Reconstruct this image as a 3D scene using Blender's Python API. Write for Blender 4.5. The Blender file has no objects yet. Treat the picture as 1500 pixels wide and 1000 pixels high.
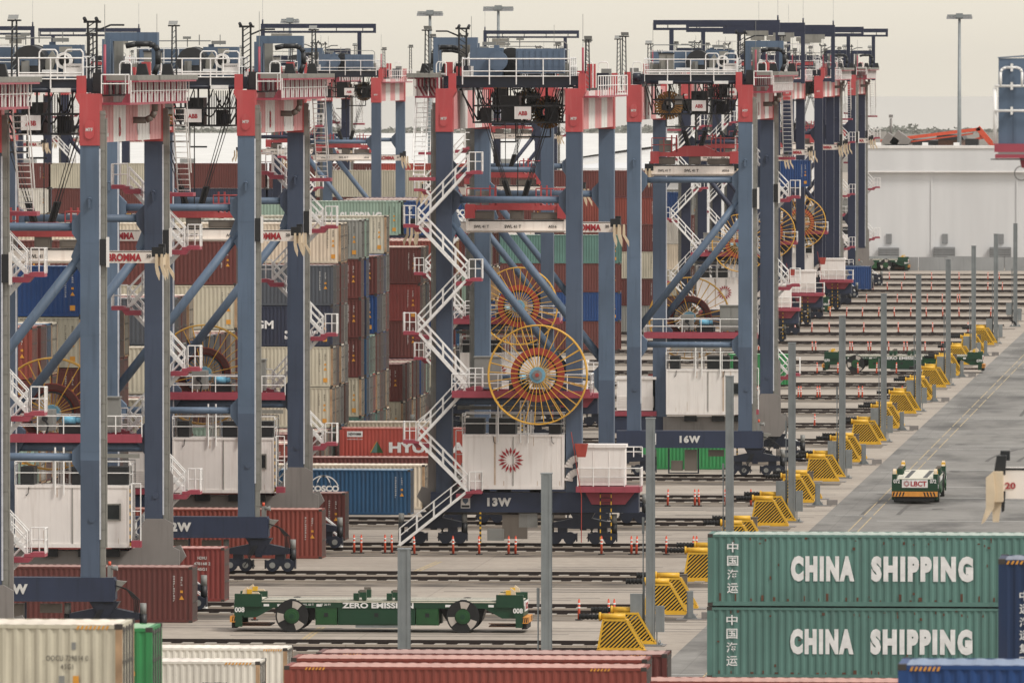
import bpy, math, random
from mathutils import Vector, Matrix
R = math.radians
random.seed(7)
scene = bpy.context.scene
COL = scene.collection

# ------------------------------------------------------------------ camera
H = 29.0            # camera height above the yard
F = 14400.0         # focal length in 1500-px-wide picture units
VPX, VPY = 1926.0, 92.0
pitch = math.atan((500 - VPY) / F)
yaw = math.atan((VPX - 750) * math.cos(pitch) / F)      # looks left of +Y
fwd = Vector((-math.sin(yaw) * math.cos(pitch), math.cos(yaw) * math.cos(pitch), -math.sin(pitch)))
right = Vector((math.cos(yaw), math.sin(yaw), 0))
up = right.cross(fwd)
cam_d = bpy.data.cameras.new('camera')
cam = bpy.data.objects.new('camera', cam_d)
COL.objects.link(cam)
cam.matrix_world = Matrix((
    (right.x, up.x, -fwd.x, 0), (right.y, up.y, -fwd.y, 0), (right.z, up.z, -fwd.z, H), (0, 0, 0, 1)))
cam_d.sensor_width = 36.0
cam_d.lens = F * 36.0 / 1500.0
cam_d.clip_start = 5.0
cam_d.clip_end = 40000.0
cam_d.dof.use_dof = True
cam_d.dof.focus_distance = 600.0
cam_d.dof.aperture_fstop = 5.0
scene.camera = cam

def at(u, v, Y):
    """world point on the plane y = Y seen at picture point (u, v)"""
    d = fwd + right * ((u - 750) / F) - up * ((v - 500) / F)
    t = Y / d.y
    return Vector((d.x * t, Y, H + d.z * t))

def gx(u, Y):
    return at(u, 400, Y).x

def gz(v, Y):
    return at(900, v, Y).z

# ------------------------------------------------------------------ materials
SAT = .88          # the whole yard is slightly sun-bleached
def lin(r, g, b, k=1.0):
    m_ = .3 * r + .59 * g + .11 * b
    k *= .66 + .34 * min(1, max(0, (m_ - 40) / 170))
    r, g, b = (max(0, m_ + (c - m_) * SAT) for c in (r, g, b))
    def f(c):
        c /= 255.0
        return c / 12.92 if c <= 0.04045 else ((c + 0.055) / 1.055) ** 2.4
    return (min(.92, f(r) * k), min(.92, f(g) * k), min(.92, f(b) * k), 1)

def base_mat(name):
    m = bpy.data.materials.new(name)
    m.use_nodes = True
    nt = m.node_tree
    return m, nt, nt.nodes['Principled BSDF']

def N(nt, t, **kw):
    n = nt.nodes.new(t)
    for k, v in kw.items():
        setattr(n, k, v)
    return n

def paint(name, col, rough=.5, var=.12, dirt=.35, dirt_col=(.055, .035, .024, 1), scale=.5, rnd=.0, spot=.0, metal=0.0):
    """painted / weathered surface: mottled base, vertical dirt streaks, optional rust spots"""
    m, nt, b = base_mat(name)
    L = nt.links.new
    tc = N(nt, 'ShaderNodeTexCoord')
    n1 = N(nt, 'ShaderNodeTexNoise'); n1.inputs['Scale'].default_value = scale; n1.inputs['Detail'].default_value = 6
    oi = N(nt, 'ShaderNodeObjectInfo')
    off = N(nt, 'ShaderNodeVectorMath', operation='ADD')
    sc = N(nt, 'ShaderNodeVectorMath', operation='SCALE'); sc.inputs['Scale'].default_value = 37.0
    cmb = N(nt, 'ShaderNodeCombineXYZ')
    L(oi.outputs['Random'], cmb.inputs[0]); L(oi.outputs['Random'], cmb.inputs[1]); L(oi.outputs['Random'], cmb.inputs[2])
    L(cmb.outputs[0], sc.inputs[0]); L(tc.outputs['Object'], off.inputs[0]); L(sc.outputs[0], off.inputs[1])
    L(off.outputs[0], n1.inputs['Vector'])
    r1 = N(nt, 'ShaderNodeValToRGB')
    r1.color_ramp.elements[0].position = .3; r1.color_ramp.elements[1].position = .7
    lo = [c * (1 - var) for c in col[:3]] + [1]; hi = [min(.95, c * (1 + var)) for c in col[:3]] + [1]
    r1.color_ramp.elements[0].color = lo; r1.color_ramp.elements[1].color = hi
    L(n1.outputs['Fac'], r1.inputs[0])
    hsv = N(nt, 'ShaderNodeHueSaturation')
    mr = N(nt, 'ShaderNodeMapRange'); mr.inputs[3].default_value = 1 - rnd; mr.inputs[4].default_value = 1 + rnd
    L(oi.outputs['Random'], mr.inputs[0]); L(mr.outputs[0], hsv.inputs['Value']); L(r1.outputs[0], hsv.inputs['Color'])
    # streaks
    mp = N(nt, 'ShaderNodeMapping'); mp.inputs['Scale'].default_value = (3.2, 3.2, .22)
    L(off.outputs[0], mp.inputs[0])
    n2 = N(nt, 'ShaderNodeTexNoise'); n2.inputs['Scale'].default_value = 1.3; n2.inputs['Detail'].default_value = 5
    L(mp.outputs[0], n2.inputs['Vector'])
    r2 = N(nt, 'ShaderNodeMapRange'); r2.inputs[1].default_value = .53; r2.inputs[2].default_value = .78
    r2.inputs[3].default_value = 0; r2.inputs[4].default_value = dirt; r2.clamp = True
    L(n2.outputs['Fac'], r2.inputs[0])
    mx = N(nt, 'ShaderNodeMix', data_type='RGBA')
    L(r2.outputs[0], mx.inputs[0]); L(hsv.outputs[0], mx.inputs[6]); mx.inputs[7].default_value = dirt_col
    out = mx.outputs[2]
    if spot > 0:
        n3 = N(nt, 'ShaderNodeTexNoise'); n3.inputs['Scale'].default_value = 2.6; n3.inputs['Detail'].default_value = 8
        n3.inputs['Roughness'].default_value = .7
        mp3 = N(nt, 'ShaderNodeMapping'); mp3.inputs['Scale'].default_value = (1.4, 1.4, .8); mp3.inputs['Location'].default_value = (9, 4, 2)
        L(off.outputs[0], mp3.inputs[0]); L(mp3.outputs[0], n3.inputs['Vector'])
        r3 = N(nt, 'ShaderNodeMapRange'); r3.inputs[1].default_value = .66; r3.inputs[2].default_value = .74
        r3.inputs[4].default_value = spot; r3.clamp = True
        L(n3.outputs['Fac'], r3.inputs[0])
        m2 = N(nt, 'ShaderNodeMix', data_type='RGBA')
        L(r3.outputs[0], m2.inputs[0]); L(out, m2.inputs[6]); m2.inputs[7].default_value = (.09, .04, .02, 1)
        out = m2.outputs[2]
    L(out, b.inputs['Base Color'])
    b.inputs['Roughness'].default_value = rough
    b.inputs['Metallic'].default_value = metal
    bp = N(nt, 'ShaderNodeBump'); bp.inputs['Strength'].default_value = .25; bp.inputs['Distance'].default_value = .03
    L(n1.outputs['Fac'], bp.inputs['Height']); L(bp.outputs[0], b.inputs['Normal'])
    return m

def plain(name, col, rough=.5, metal=0.0):
    m, nt, b = base_mat(name)
    L = nt.links.new
    tc = N(nt, 'ShaderNodeTexCoord')
    n1 = N(nt, 'ShaderNodeTexNoise'); n1.inputs['Scale'].default_value = 3.0; n1.inputs['Detail'].default_value = 5
    L(tc.outputs['Object'], n1.inputs['Vector'])
    r1 = N(nt, 'ShaderNodeValToRGB')
    r1.color_ramp.elements[0].position = .3; r1.color_ramp.elements[1].position = .7
    r1.color_ramp.elements[0].color = [c * .85 for c in col[:3]] + [1]
    r1.color_ramp.elements[1].color = [min(.95, c * 1.1) for c in col[:3]] + [1]
    L(n1.outputs['Fac'], r1.inputs[0]); L(r1.outputs[0], b.inputs['Base Color'])
    b.inputs['Roughness'].default_value = rough; b.inputs['Metallic'].default_value = metal
    return m

M = {}
M['blue'] = paint('crane_blue_paint', lin(93, 114, 140, 1.0), .55, .17, .4, lin(52, 62, 80), .3, 0, .12)
M['navy'] = paint('crane_navy_paint', lin(38, 48, 80), .5, .12, .25, lin(22, 28, 50), .3)
M['sillblue'] = paint('sill_blue_paint', lin(50, 62, 92), .5, .15, .3, lin(22, 26, 38), .5)
M['bluemid'] = paint('crane_mid_and_shaded_blue', lin(82, 99, 124), .5, .16, .35, lin(36, 44, 62), .25)  # mid blue legs; also the painted shade on lower leg sections
M['bluedark'] = paint('crane_dark_blue', lin(70, 84, 110), .5, .16, .35, lin(28, 34, 50), .25)
M['red'] = paint('crane_red_paint', lin(206, 74, 77), .5, .12, .3, lin(205, 130, 125), .5)
M['pink'] = paint('faded_red_paint', lin(222, 150, 150), .6, .08, .3, lin(190, 170, 168), .7)
M['rose'] = paint('rose_red_paint', lin(182, 70, 88), .5, .12, .25, lin(110, 40, 50), .7)
M['white'] = paint('white_paint', lin(226, 222, 218), .5, .05, .22, lin(150, 138, 128), .8)
M['rail'] = plain('white_railing_paint', lin(235, 233, 230), .45)
M['house'] = paint('white_house_paint', lin(236, 229, 224), .5, .04, .3, lin(170, 145, 125), .7, 0, .3)
M['dark'] = plain('black_machinery', lin(38, 40, 44), .5)
M['drum'] = plain('black_drum_paint', lin(48, 50, 54), .45)
M['bogie'] = paint('bogie_navy_paint', lin(34, 42, 62), .45, .2, .3, lin(20, 20, 24), 1.5)
M['grey'] = paint('grey_cabinet_paint', lin(140, 140, 136), .55, .08, .2, lin(95, 90, 84), .8)
M['taupe'] = paint('taupe_cabinet_paint', lin(118, 108, 98), .6, .08, .2, lin(80, 70, 62), .8)
M['conc'] = paint('grey_beam_paint', lin(140, 134, 130), .7, .1, .35, lin(95, 88, 84), .5)
M['galv'] = paint('galvanised_steel', lin(138, 144, 146), .45, .12, .3, lin(96, 100, 102), 1.2, 0, 0, .35)
M['tray'] = paint('cable_tray_metal', lin(142, 140, 132), .6, .12, .45, lin(92, 88, 80), 1.5)
M['yellow'] = paint('yellow_paint', lin(226, 172, 30), .45, .1, .2, lin(120, 85, 20), 1.2)
M['spoke'] = plain('reel_yellow_paint', lin(224, 166, 48), .45)
M['ochre'] = plain('ochre_reel', lin(150, 105, 40), .6)
M['ringred'] = plain('reel_ring_red', lin(190, 66, 52), .5)
M['hub'] = plain('reel_hub_blue', lin(110, 165, 190), .5)
M['motor'] = plain('motor_blue', lin(110, 190, 225), .4)
M['orange'] = plain('orange_plastic', lin(240, 84, 48), .5)
M['steel'] = plain('bare_steel', lin(150, 150, 150), .4, .6)
M['rust'] = paint('rusty_steel', lin(110, 70, 50), .7, .3, .4, lin(60, 40, 30), 2.0)
M['rubber'] = plain('black_rubber', lin(34, 34, 35), .75)
M['agv'] = paint('agv_green_paint', lin(18, 74, 46), .45, .12, .2, lin(20, 40, 30), .8)
M['agvlite'] = plain('agv_box_green', lin(32, 92, 44), .45)
M['deck'] = paint('agv_deck_cream', lin(206, 200, 182), .6, .08, .4, lin(130, 120, 104), 1.0)
M['lamp'] = plain('lamp_white', lin(240, 240, 236), .4)
M['glass'] = plain('dark_window_glass', lin(50, 56, 58), .15)
M['wtext'] = plain('white_lettering', lin(226, 224, 222), .6)
M['rtext'] = plain('red_lettering', lin(200, 45, 55), .6)
M['dtext'] = plain('dark_lettering', lin(60, 52, 50), .6)
M['ltext'] = plain('pale_lettering', lin(206, 204, 200), .6)
M['ntext'] = plain('grey_number_lettering', lin(98, 94, 88), .6)
M['pale'] = plain('lit_edge_pale_grey', lin(200, 203, 212), .5)
M['ringbrown'] = plain('reel_ring_brown', lin(112, 56, 48), .6)
M['ruststain'] = plain('rust_stain', lin(204, 178, 156), .8)
M['wheelmark'] = paint('scuffed_wheel_marking', lin(186, 176, 166), .75, .15, .6, lin(110, 102, 96), 2.5)
M['rod'] = plain('dull_lock_rod', lin(112, 108, 104), .6)
M['cream'] = paint('cream_flipper_paint', lin(214, 192, 160), .6, .1, .35, lin(140, 80, 50), 2.5)
M['yorange'] = plain('orange_label', lin(225, 150, 40), .6)
M['spreader'] = paint('spreader_white_paint', lin(238, 228, 218), .5, .05, .25, lin(165, 120, 95), 1.0)
M['amber'] = plain('amber_paint', lin(232, 150, 50), .5)

# ------------------------------------------------------------------ mesh builder
class MB:
    def __init__(self):
        self.v = []; self.f = []; self.m = []; self.s = []
    def add(self, vs, fs, m=0, smooth=False):
        o = len(self.v)
        self.v += [tuple(p) for p in vs]
        self.f += [tuple(i + o for i in f) for f in fs]
        self.m += [m] * len(fs); self.s += [smooth] * len(fs)
        return self
    def box(self, x0, x1, y0, y1, z0, z1, m=0):
        vs = [(x0, y0, z0), (x1, y0, z0), (x1, y1, z0), (x0, y1, z0), (x0, y0, z1), (x1, y0, z1), (x1, y1, z1), (x0, y1, z1)]
        return self.add(vs, [(0, 3, 2, 1), (4, 5, 6, 7), (0, 1, 5, 4), (1, 2, 6, 5), (2, 3, 7, 6), (3, 0, 4, 7)], m)
    def bar(self, p, q, r, m=0, n=6, r2=None, cap=True):
        p = Vector(p); q = Vector(q); d = (q - p)
        if d.length < 1e-6: return self
        d.normalize()
        a = d.orthogonal().normalized(); b = d.cross(a)
        r2 = r if r2 is None else r2
        vs = []
        for c, rr in ((p, r), (q, r2)):
            for i in range(n):
                t = 2 * math.pi * (i + .5) / n
                vs.append(c + a * math.cos(t) * rr + b * math.sin(t) * rr)
        self.add(vs, [(i, (i + 1) % n, n + (i + 1) % n, n + i) for i in range(n)], m, n > 6)
        if cap:
            o = len(self.v) - 2 * n
            self.f.append(tuple(o + i for i in reversed(range(n)))); self.m.append(m); self.s.append(False)
            self.f.append(tuple(o + n + i for i in range(n))); self.m.append(m); self.s.append(False)
        return self
    def beam(self, p, q, w, h, m=0):
        """rectangular bar: w sideways, h in the upright direction"""
        p = Vector(p); q = Vector(q); d = (q - p).normalized()
        ref = Vector((0, 0, 1)) if abs(d.z) < .95 else Vector((0, 1, 0))
        a = d.cross(ref).normalized(); b = a.cross(d)
        vs = []
        for c in (p, q):
            for sx, sz in ((-1, -1), (1, -1), (1, 1), (-1, 1)):
                vs.append(c + a * (sx * w / 2) + b * (sz * h / 2))
        return self.add(vs, [(0, 1, 2, 3), (7, 6, 5, 4), (0, 4, 5, 1), (1, 5, 6, 2), (2, 6, 7, 3), (3, 7, 4, 0)], m)
    def path(self, pts, r, m=0, n=6):
        for i in range(len(pts) - 1):
            self.bar(pts[i], pts[i + 1], r, m, n)
        return self
    def prism(self, poly, y0, y1, m=0):
        """poly in (x, z), extruded along y"""
        n = len(poly)
        vs = [(x, y0, z) for x, z in poly] + [(x, y1, z) for x, z in poly]
        fs = [tuple(range(n)), tuple(reversed(range(n, 2 * n)))] + [(i + n, (i + 1) % n + n, (i + 1) % n, i) for i in range(n)]
        return self.add(vs, fs, m)
    def ring(self, c, r0, r1, y0, y1, m=0, n=32):
        """annulus with thickness, axis along y"""
        cx, cy, cz = c
        vs = []
        for r, y in ((r0, y0), (r1, y0), (r1, y1), (r0, y1)):
            for i in range(n):
                t = 2 * math.pi * i / n
                vs.append((cx + r * math.cos(t), cy + y, cz + r * math.sin(t)))
        fs = []
        for k in range(4):
            for i in range(n):
                j = (i + 1) % n; k2 = (k + 1) % 4
                fs.append((k * n + i, k * n + j, k2 * n + j, k2 * n + i))
        return self.add(vs, fs, m)
    def quad(self, a, b, c, d, m=0):
        return self.add([a, b, c, d], [(0, 1, 2, 3)], m)
    def build(self, name, mats, parent=None, loc=None):
        me = bpy.data.meshes.new(name)
        me.from_pydata(self.v, [], self.f)
        for x in (mats if isinstance(mats, (list, tuple)) else [mats]):
            me.materials.append(x)
        me.polygons.foreach_set('material_index', self.m)
        me.polygons.foreach_set('use_smooth', self.s)
        me.update()
        return link(name, me, parent, loc)

def link(name, me, parent=None, loc=None):
    o = bpy.data.objects.new(name, me)
    COL.objects.link(o)
    if parent is not None: o.parent = parent
    if loc is not None: o.location = loc
    return o

def empty(name, loc=(0, 0, 0), rz=0):
    o = bpy.data.objects.new(name, None)
    COL.objects.link(o); o.location = loc; o.rotation_euler = (0, 0, rz)
    o.empty_display_size = .5
    return o

def tag(o, label=None, cat=None, group=None, kind=None):
    if label: o['label'] = label
    if cat: o['category'] = cat
    if group: o['group'] = group
    if kind: o['kind'] = kind
    return o

def copy_tree(o, parent=None):
    c = o.copy(); COL.objects.link(c)
    c.parent = parent
    for ch in o.children:
        copy_tree(ch, c)
    return c

_txt = {}
def text_mesh(s, w, h, key_mat, bold=0.0, spacing=1.0, thick=.006, wordsp=1.0):
    """lettering fitted to a w x h box, centred, in the xz plane facing -y"""
    k = (s, round(w, 3) if w else None, round(h, 3), key_mat, bold, spacing, wordsp)
    if k in _txt: return _txt[k]
    cu = bpy.data.curves.new('lettering', 'FONT')
    cu.body = s; cu.size = 1.0; cu.offset = bold; cu.extrude = .001
    cu.space_character = spacing; cu.space_word = wordsp; cu.space_line = .95; cu.align_x = 'CENTER'; cu.resolution_u = 3
    to = bpy.data.objects.new('lettering', cu); COL.objects.link(to)
    dg = bpy.context.evaluated_depsgraph_get(); dg.update()
    me = bpy.data.meshes.new_from_object(to.evaluated_get(dg))
    bpy.data.objects.remove(to); bpy.data.curves.remove(cu)
    xs = [v.co.x for v in me.vertices]; ys = [v.co.y for v in me.vertices]
    if not xs: return me
    cx, cy = (min(xs) + max(xs)) / 2, (min(ys) + max(ys)) / 2
    sy = h / max(1e-6, max(ys) - min(ys)); sx = (w / max(1e-6, max(xs) - min(xs))) if w else sy
    for v in me.vertices:
        x, y, z = v.co
        v.co = ((x - cx) * sx, -thick / 2 - (z / .001) * thick / 2, (y - cy) * sy)
    me.materials.clear(); me.materials.append(M[key_mat])
    _txt[k] = me
    return me

def railing(mb, pts, h=1.1, step=1.3, r=.032, m=0, mid=True):
    """handrail, knee rail and posts along a run of floor points"""
    for a, b in zip(pts[:-1], pts[1:]):
        a = Vector(a); b = Vector(b); L = (b - a).length
        n = max(1, round(L / step))
        mb.bar(a + Vector((0, 0, h)), b + Vector((0, 0, h)), r, m)
        if mid: mb.bar(a + Vector((0, 0, h * .52)), b + Vector((0, 0, h * .52)), r * .85, m)
        for i in range(n + 1):
            p = a.lerp(b, i / n)
            mb.bar(p, p + Vector((0, 0, h)), r, m)
    return mb
HAZE = 2.0e-5

# ------------------------------------------------------------------ sky and light
w = bpy.data.worlds.new('World'); scene.world = w; w.use_nodes = True
nt = w.node_tree; L = nt.links.new
bg = nt.nodes['Background']
SUN_EL, SUN_AZ = R(48), R(62)          # elevation; azimuth measured from -y (behind the camera) towards +x
sky = N(nt, 'ShaderNodeTexSky', sky_type='NISHITA'); sky.sun_disc = False
sky.sun_elevation = SUN_EL; sky.sun_rotation = math.pi - SUN_AZ; sky.dust_density = 5; sky.ozone_density = 1.0
sk = N(nt, 'ShaderNodeVectorMath', operation='SCALE'); sk.inputs['Scale'].default_value = .08
L(sky.outputs[0], sk.inputs[0])
tc = N(nt, 'ShaderNodeTexCoord'); sep = N(nt, 'ShaderNodeSeparateXYZ'); L(tc.outputs['Generated'], sep.inputs[0])
rp = N(nt, 'ShaderNodeValToRGB'); L(sep.outputs[2], rp.inputs[0])
cr = rp.color_ramp
cr.elements[0].position = 0.0; cr.elements[0].color = (.87, .805, .685, 1)
cr.elements[1].position = .008; cr.elements[1].color = (.93, .87, .745, 1)
for pos, c in ((.3, (.95, .92, .86, 1)), (1.0, (.95, .95, .97, 1))):
    e = cr.elements.new(pos); e.color = c
cl = N(nt, 'ShaderNodeTexNoise'); cl.inputs['Scale'].default_value = 2.2; cl.inputs['Detail'].default_value = 4
mpp = N(nt, 'ShaderNodeMapping'); mpp.inputs['Scale'].default_value = (1, 1, 4); L(tc.outputs['Generated'], mpp.inputs[0]); L(mpp.outputs[0], cl.inputs['Vector'])
cm = N(nt, 'ShaderNodeMapRange'); cm.inputs[1].default_value = .3; cm.inputs[2].default_value = .7; cm.inputs[3].default_value = .95; cm.inputs[4].default_value = 1.05
L(cl.outputs['Fac'], cm.inputs[0])
ov = N(nt, 'ShaderNodeVectorMath', operation='SCALE'); L(rp.outputs[0], ov.inputs[0]); L(cm.outputs[0], ov.inputs['Scale'])
mx = N(nt, 'ShaderNodeMix', data_type='RGBA'); mx.inputs[0].default_value = .93      # overcast: cloud hides nearly all of the blue
L(sk.outputs[0], mx.inputs[6]); L(ov.outputs[0], mx.inputs[7]); L(mx.outputs[2], bg.inputs[0])
bg.inputs[1].default_value = 1.0
sd = bpy.data.lights.new('sun', 'SUN'); sd.energy = 2.5; sd.angle = R(14); sd.color = (1, .95, .87)
so = bpy.data.objects.new('sun', sd); COL.objects.link(so)
sdir = Vector((math.sin(SUN_AZ) * math.cos(SUN_EL), -math.cos(SUN_AZ) * math.cos(SUN_EL), math.sin(SUN_EL)))
so.rotation_euler = sdir.to_track_quat('Z', 'Y').to_euler(); so.location = (100, 0, 200)
scene.view_settings.view_transform = 'Standard'; scene.view_settings.look = 'None'
scene.view_settings.gamma = 1; scene.view_settings.use_curve_mapping = False
scene.view_settings.exposure = 0.0

# ------------------------------------------------------------------ ground
def ground_mat(name, c1, c2, stain, joint_x=6.0, joint_y=5.0, joint_col=.6, streak=(.04, .6), srange=(.5, .75), samt=.5):
    m, nt, b = base_mat(name); L = nt.links.new
    tc = N(nt, 'ShaderNodeTexCoord')
    n1 = N(nt, 'ShaderNodeTexNoise'); n1.inputs['Scale'].default_value = .12; n1.inputs['Detail'].default_value = 8; n1.inputs['Roughness'].default_value = .65
    L(tc.outputs['Object'], n1.inputs['Vector'])
    rp = N(nt, 'ShaderNodeValToRGB'); rp.color_ramp.elements[0].position = .3; rp.color_ramp.elements[1].position = .7
    rp.color_ramp.elements[0].color = c1; rp.color_ramp.elements[1].color = c2
    L(n1.outputs['Fac'], rp.inputs[0])
    mp = N(nt, 'ShaderNodeMapping'); mp.inputs['Scale'].default_value = (streak[0], streak[1], 1)
    L(tc.outputs['Object'], mp.inputs[0])
    n2 = N(nt, 'ShaderNodeTexNoise'); n2.inputs['Scale'].default_value = 1.0; n2.inputs['Detail'].default_value = 7; n2.inputs['Roughness'].default_value = .6
    L(mp.outputs[0], n2.inputs['Vector'])
    mr = N(nt, 'ShaderNodeMapRange'); mr.inputs[1].default_value = srange[0]; mr.inputs[2].default_value = srange[1]; mr.inputs[4].default_value = samt; mr.clamp = True
    L(n2.outputs['Fac'], mr.inputs[0])
    mx = N(nt, 'ShaderNodeMix', data_type='RGBA'); L(mr.outputs[0], mx.inputs[0]); L(rp.outputs[0], mx.inputs[6]); mx.inputs[7].default_value = stain
    # fine speckle
    n3 = N(nt, 'ShaderNodeTexNoise'); n3.inputs['Scale'].default_value = 1.6; n3.inputs['Detail'].default_value = 6
    L(tc.outputs['Object'], n3.inputs['Vector'])
    m3 = N(nt, 'ShaderNodeMapRange'); m3.inputs[1].default_value = .25; m3.inputs[2].default_value = .75; m3.inputs[3].default_value = .86; m3.inputs[4].default_value = 1.12
    L(n3.outputs['Fac'], m3.inputs[0])
    v3 = N(nt, 'ShaderNodeVectorMath', operation='SCALE'); L(mx.outputs[2], v3.inputs[0]); L(m3.outputs[0], v3.inputs['Scale'])
    # slab joints
    br = N(nt, 'ShaderNodeTexBrick'); br.offset = 0; br.inputs['Scale'].default_value = 1; br.inputs['Mortar Size'].default_value = .035
    br.inputs['Brick Width'].default_value = joint_x; br.inputs['Row Height'].default_value = joint_y
    br.inputs['Color1'].default_value = (1, 1, 1, 1); br.inputs['Color2'].default_value = (.93, .93, .94, 1); br.inputs['Mortar'].default_value = (joint_col,) * 3 + (1,)
    L(tc.outputs['Object'], br.inputs['Vector'])
    ml = N(nt, 'ShaderNodeVectorMath', operation='MULTIPLY'); L(v3.outputs[0], ml.inputs[0]); L(br.outputs['Color'], ml.inputs[1])
    L(ml.outputs[0], b.inputs['Base Color']); b.inputs['Roughness'].default_value = .85
    return m

M['concrete'] = ground_mat('yard_concrete', lin(158, 145, 131), lin(180, 167, 152), lin(104, 94, 84), 12, 6.75, .72, (.03, .9), (.5, .8), .5)
M['asphalt'] = ground_mat('road_asphalt', lin(122, 118, 112), lin(148, 144, 138), lin(66, 64, 62), 30, 22, .8, (.16, .05), (.48, .66), .75)
M['ballast'] = ground_mat('track_bed', lin(72, 60, 52), lin(104, 90, 78), lin(48, 41, 36), 400, 400, 1, (.5, .5))
M['railsteel'] = plain('rail_steel', lin(58, 44, 40), .6, .2)
M['sleeper'] = plain('sleeper_concrete', lin(160, 150, 138), .8)
M['yline'] = paint('yellow_road_paint', lin(186, 162, 118), .75, .2, .95, lin(130, 126, 120), 1.0)
M['wline'] = paint('white_road_paint', lin(172, 170, 165), .7, .15, .5, lin(130, 126, 120), 1.0)

def sheet(name, x0, x1, y0, y1, z, mat, kind='structure'):
    mb = MB(); mb.quad((x0, y0, z), (x1, y0, z), (x1, y1, z), (x0, y1, z))
    return tag(mb.build(name, M[mat]), kind=kind)

EDGE = -31.2
sheet('ground', -900, 500, 100, 2600, 0.0, 'concrete')
sheet('road', EDGE, 500, 100, 1366, 0.004, 'asphalt')
ym = MB()
for xx in (-28.75, -28.15):
    y = 300
    while y < 1360:
        ym.quad((xx - .04, y, .009), (xx + .04, y, .009), (xx + .04, y + 19, .009), (xx - .04, y + 19, .009)); y += 22
ym2 = MB()
for y in range(300, 1360, 33):
    ym2.quad((EDGE + .6 + (y % 3) * .3, y, .009), (EDGE + 2.1 + (y % 2) * .5, y, .009), (EDGE + 2.1 + (y % 2) * .5, y + .35, .009), (EDGE + .6 + (y % 3) * .3, y + .35, .009))
    if y % 2:
        ym2.quad((-27.6, y + 9, .009), (-19, y + 9, .009), (-19, y + 9.35, .009), (-27.6, y + 9.35, .009))
for y in (570, 622, 655, 700, 745, 800, 860, 935, 1020, 1110):
    ym2.quad((-27.6, y, .009), (10, y, .009), (10, y + .45, .009), (-27.6, y + .45, .009))
tag(ym.build('yellow_lane_line', M['yline']), kind='structure')
tag(ym2.build('white_lane_line', M['wline']), kind='structure')
M['oil'] = paint('oil_stain', lin(84, 80, 76), .7, .2, .6, lin(120, 116, 110), .6)
M['tyre'] = paint('tyre_mark', lin(92, 88, 84), .8, .1, .9, lin(128, 124, 118), .35)
rs = random.Random(8); om = MB(); tm = MB()
for i in range(90):
    x = rs.uniform(EDGE + 1, 6); y = rs.uniform(430, 1250); a = rs.uniform(.2, .9) * (1 if i % 4 else 2); n = 9
    ph = [rs.uniform(.6, 1.2) for _ in range(n)]
    om.add([(x + a * ph[j] * math.cos(2 * math.pi * j / n), y + 3.0 * a * ph[j] * math.sin(2 * math.pi * j / n), .0062) for j in range(n)], [tuple(range(n))])
for i in range(26):
    x = rs.uniform(EDGE + 2, 4); y = rs.uniform(420, 1100); L_ = rs.uniform(20, 90); cv = rs.uniform(-2.5, 2.5)
    for dx in (0, 2.3):
        for j in range(10):
            t0, t1 = j / 10, (j + 1) / 10; xa = x + dx + cv * t0 * t0; xb_ = x + dx + cv * t1 * t1
            tm.quad((xa, y + L_ * t0, .0068), (xa + .28, y + L_ * t0, .0068), (xb_ + .28, y + L_ * t1, .0068), (xb_, y + L_ * t1, .0068))
for i in range(70):
    x = rs.uniform(-75, EDGE - 1); k = rs.randint(10, 20); y = 587 + 33 * (k - 13) + rs.uniform(4, 20); L_ = rs.uniform(4, 16)
    tm.quad((x, y, .0045), (x + L_, y, .0045), (x + L_, y + .3, .0045), (x, y + .3, .0045)); tm.quad((x + 1, y + 2.2, .0045), (x + L_ + 1.4, y + 2.2, .0045), (x + L_ + 1.4, y + 2.5, .0045), (x + 1, y + 2.5, .0045))
tag(om.build('oil_stain', M['oil']), kind='structure'); tag(tm.build('tyre_mark', M['tyre']), kind='structure')
# slanted yellow guide lines on the transfer lanes
gl = MB()
for (u0, v0, u1, v1) in ((430, 945, 468, 918), (602, 838, 640, 822)):
    for k in range(2):
        a = at(u0 + k * 7, v0, H); da = (a - Vector((0, 0, H)))
        pts = []
        for (u, v) in ((u0 + k * 7, v0), (u1 + k * 7, v1)):
            d = fwd + right * ((u - 750) / F) - up * ((v - 500) / F)
            t = -H / d.z; pts.append(Vector((d.x * t, d.y * t, .006)))
        e = Vector((.07, 0, 0))
        gl.quad(pts[0] - e, pts[0] + e, pts[1] + e, pts[1] - e)
tag(gl.build('yellow_guide_line', M['yline']), kind='structure')
M['slotdark'] = plain('slot_shadow_rubber', lin(40, 36, 34), .9)

def YK(k): return 587 + 33.0 * (k - 13)

# one rail track, copied for every line
tb = MB(); XL, XR = -330, -34
tb.quad((XL, -1.5, .008), (XR, -1.5, .008), (XR, 1.5, .008), (XL, 1.5, .008), 0)
tb.box(XL, XR, -.06, .06, .02, .24, 1)
tb.box(XL, XR, -1.75, -1.5, -.05, .10, 2)
x = XL
while x < XR:
    tb.box(x, x + .55, -1.45, -.3, -.05, .09, 3); x += 1.15
track0 = tb.build('rail_track', [M['ballast'], M['railsteel'], M['concrete'], M['sleeper']])
M['dirty'] = ground_mat('oily_track_apron', lin(112, 100, 86), lin(144, 130, 114), lin(64, 54, 47), 6, 400, .7, (.25, .5), (.45, .6), .8)
for k in range(8, 35):
    mb = MB(); y0 = YK(k) + 27
    mb.quad((XL, y0 - 6.2, .004), (XR + 1.5, y0 - 6.2, .004), (XR + 1.5, y0 - 1.76, .004), (XL, y0 - 1.76, .004))
    tag(mb.build('track_apron', M['dirty']), kind='structure')
first = True
for k in range(8, 36):
    for dy in (0, 27):
        o = track0 if first else track0.copy()
        if not first: COL.objects.link(o)
        first = False
        o.location = (0, YK(k) + dy, 0)
        tag(o, kind='structure')

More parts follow.
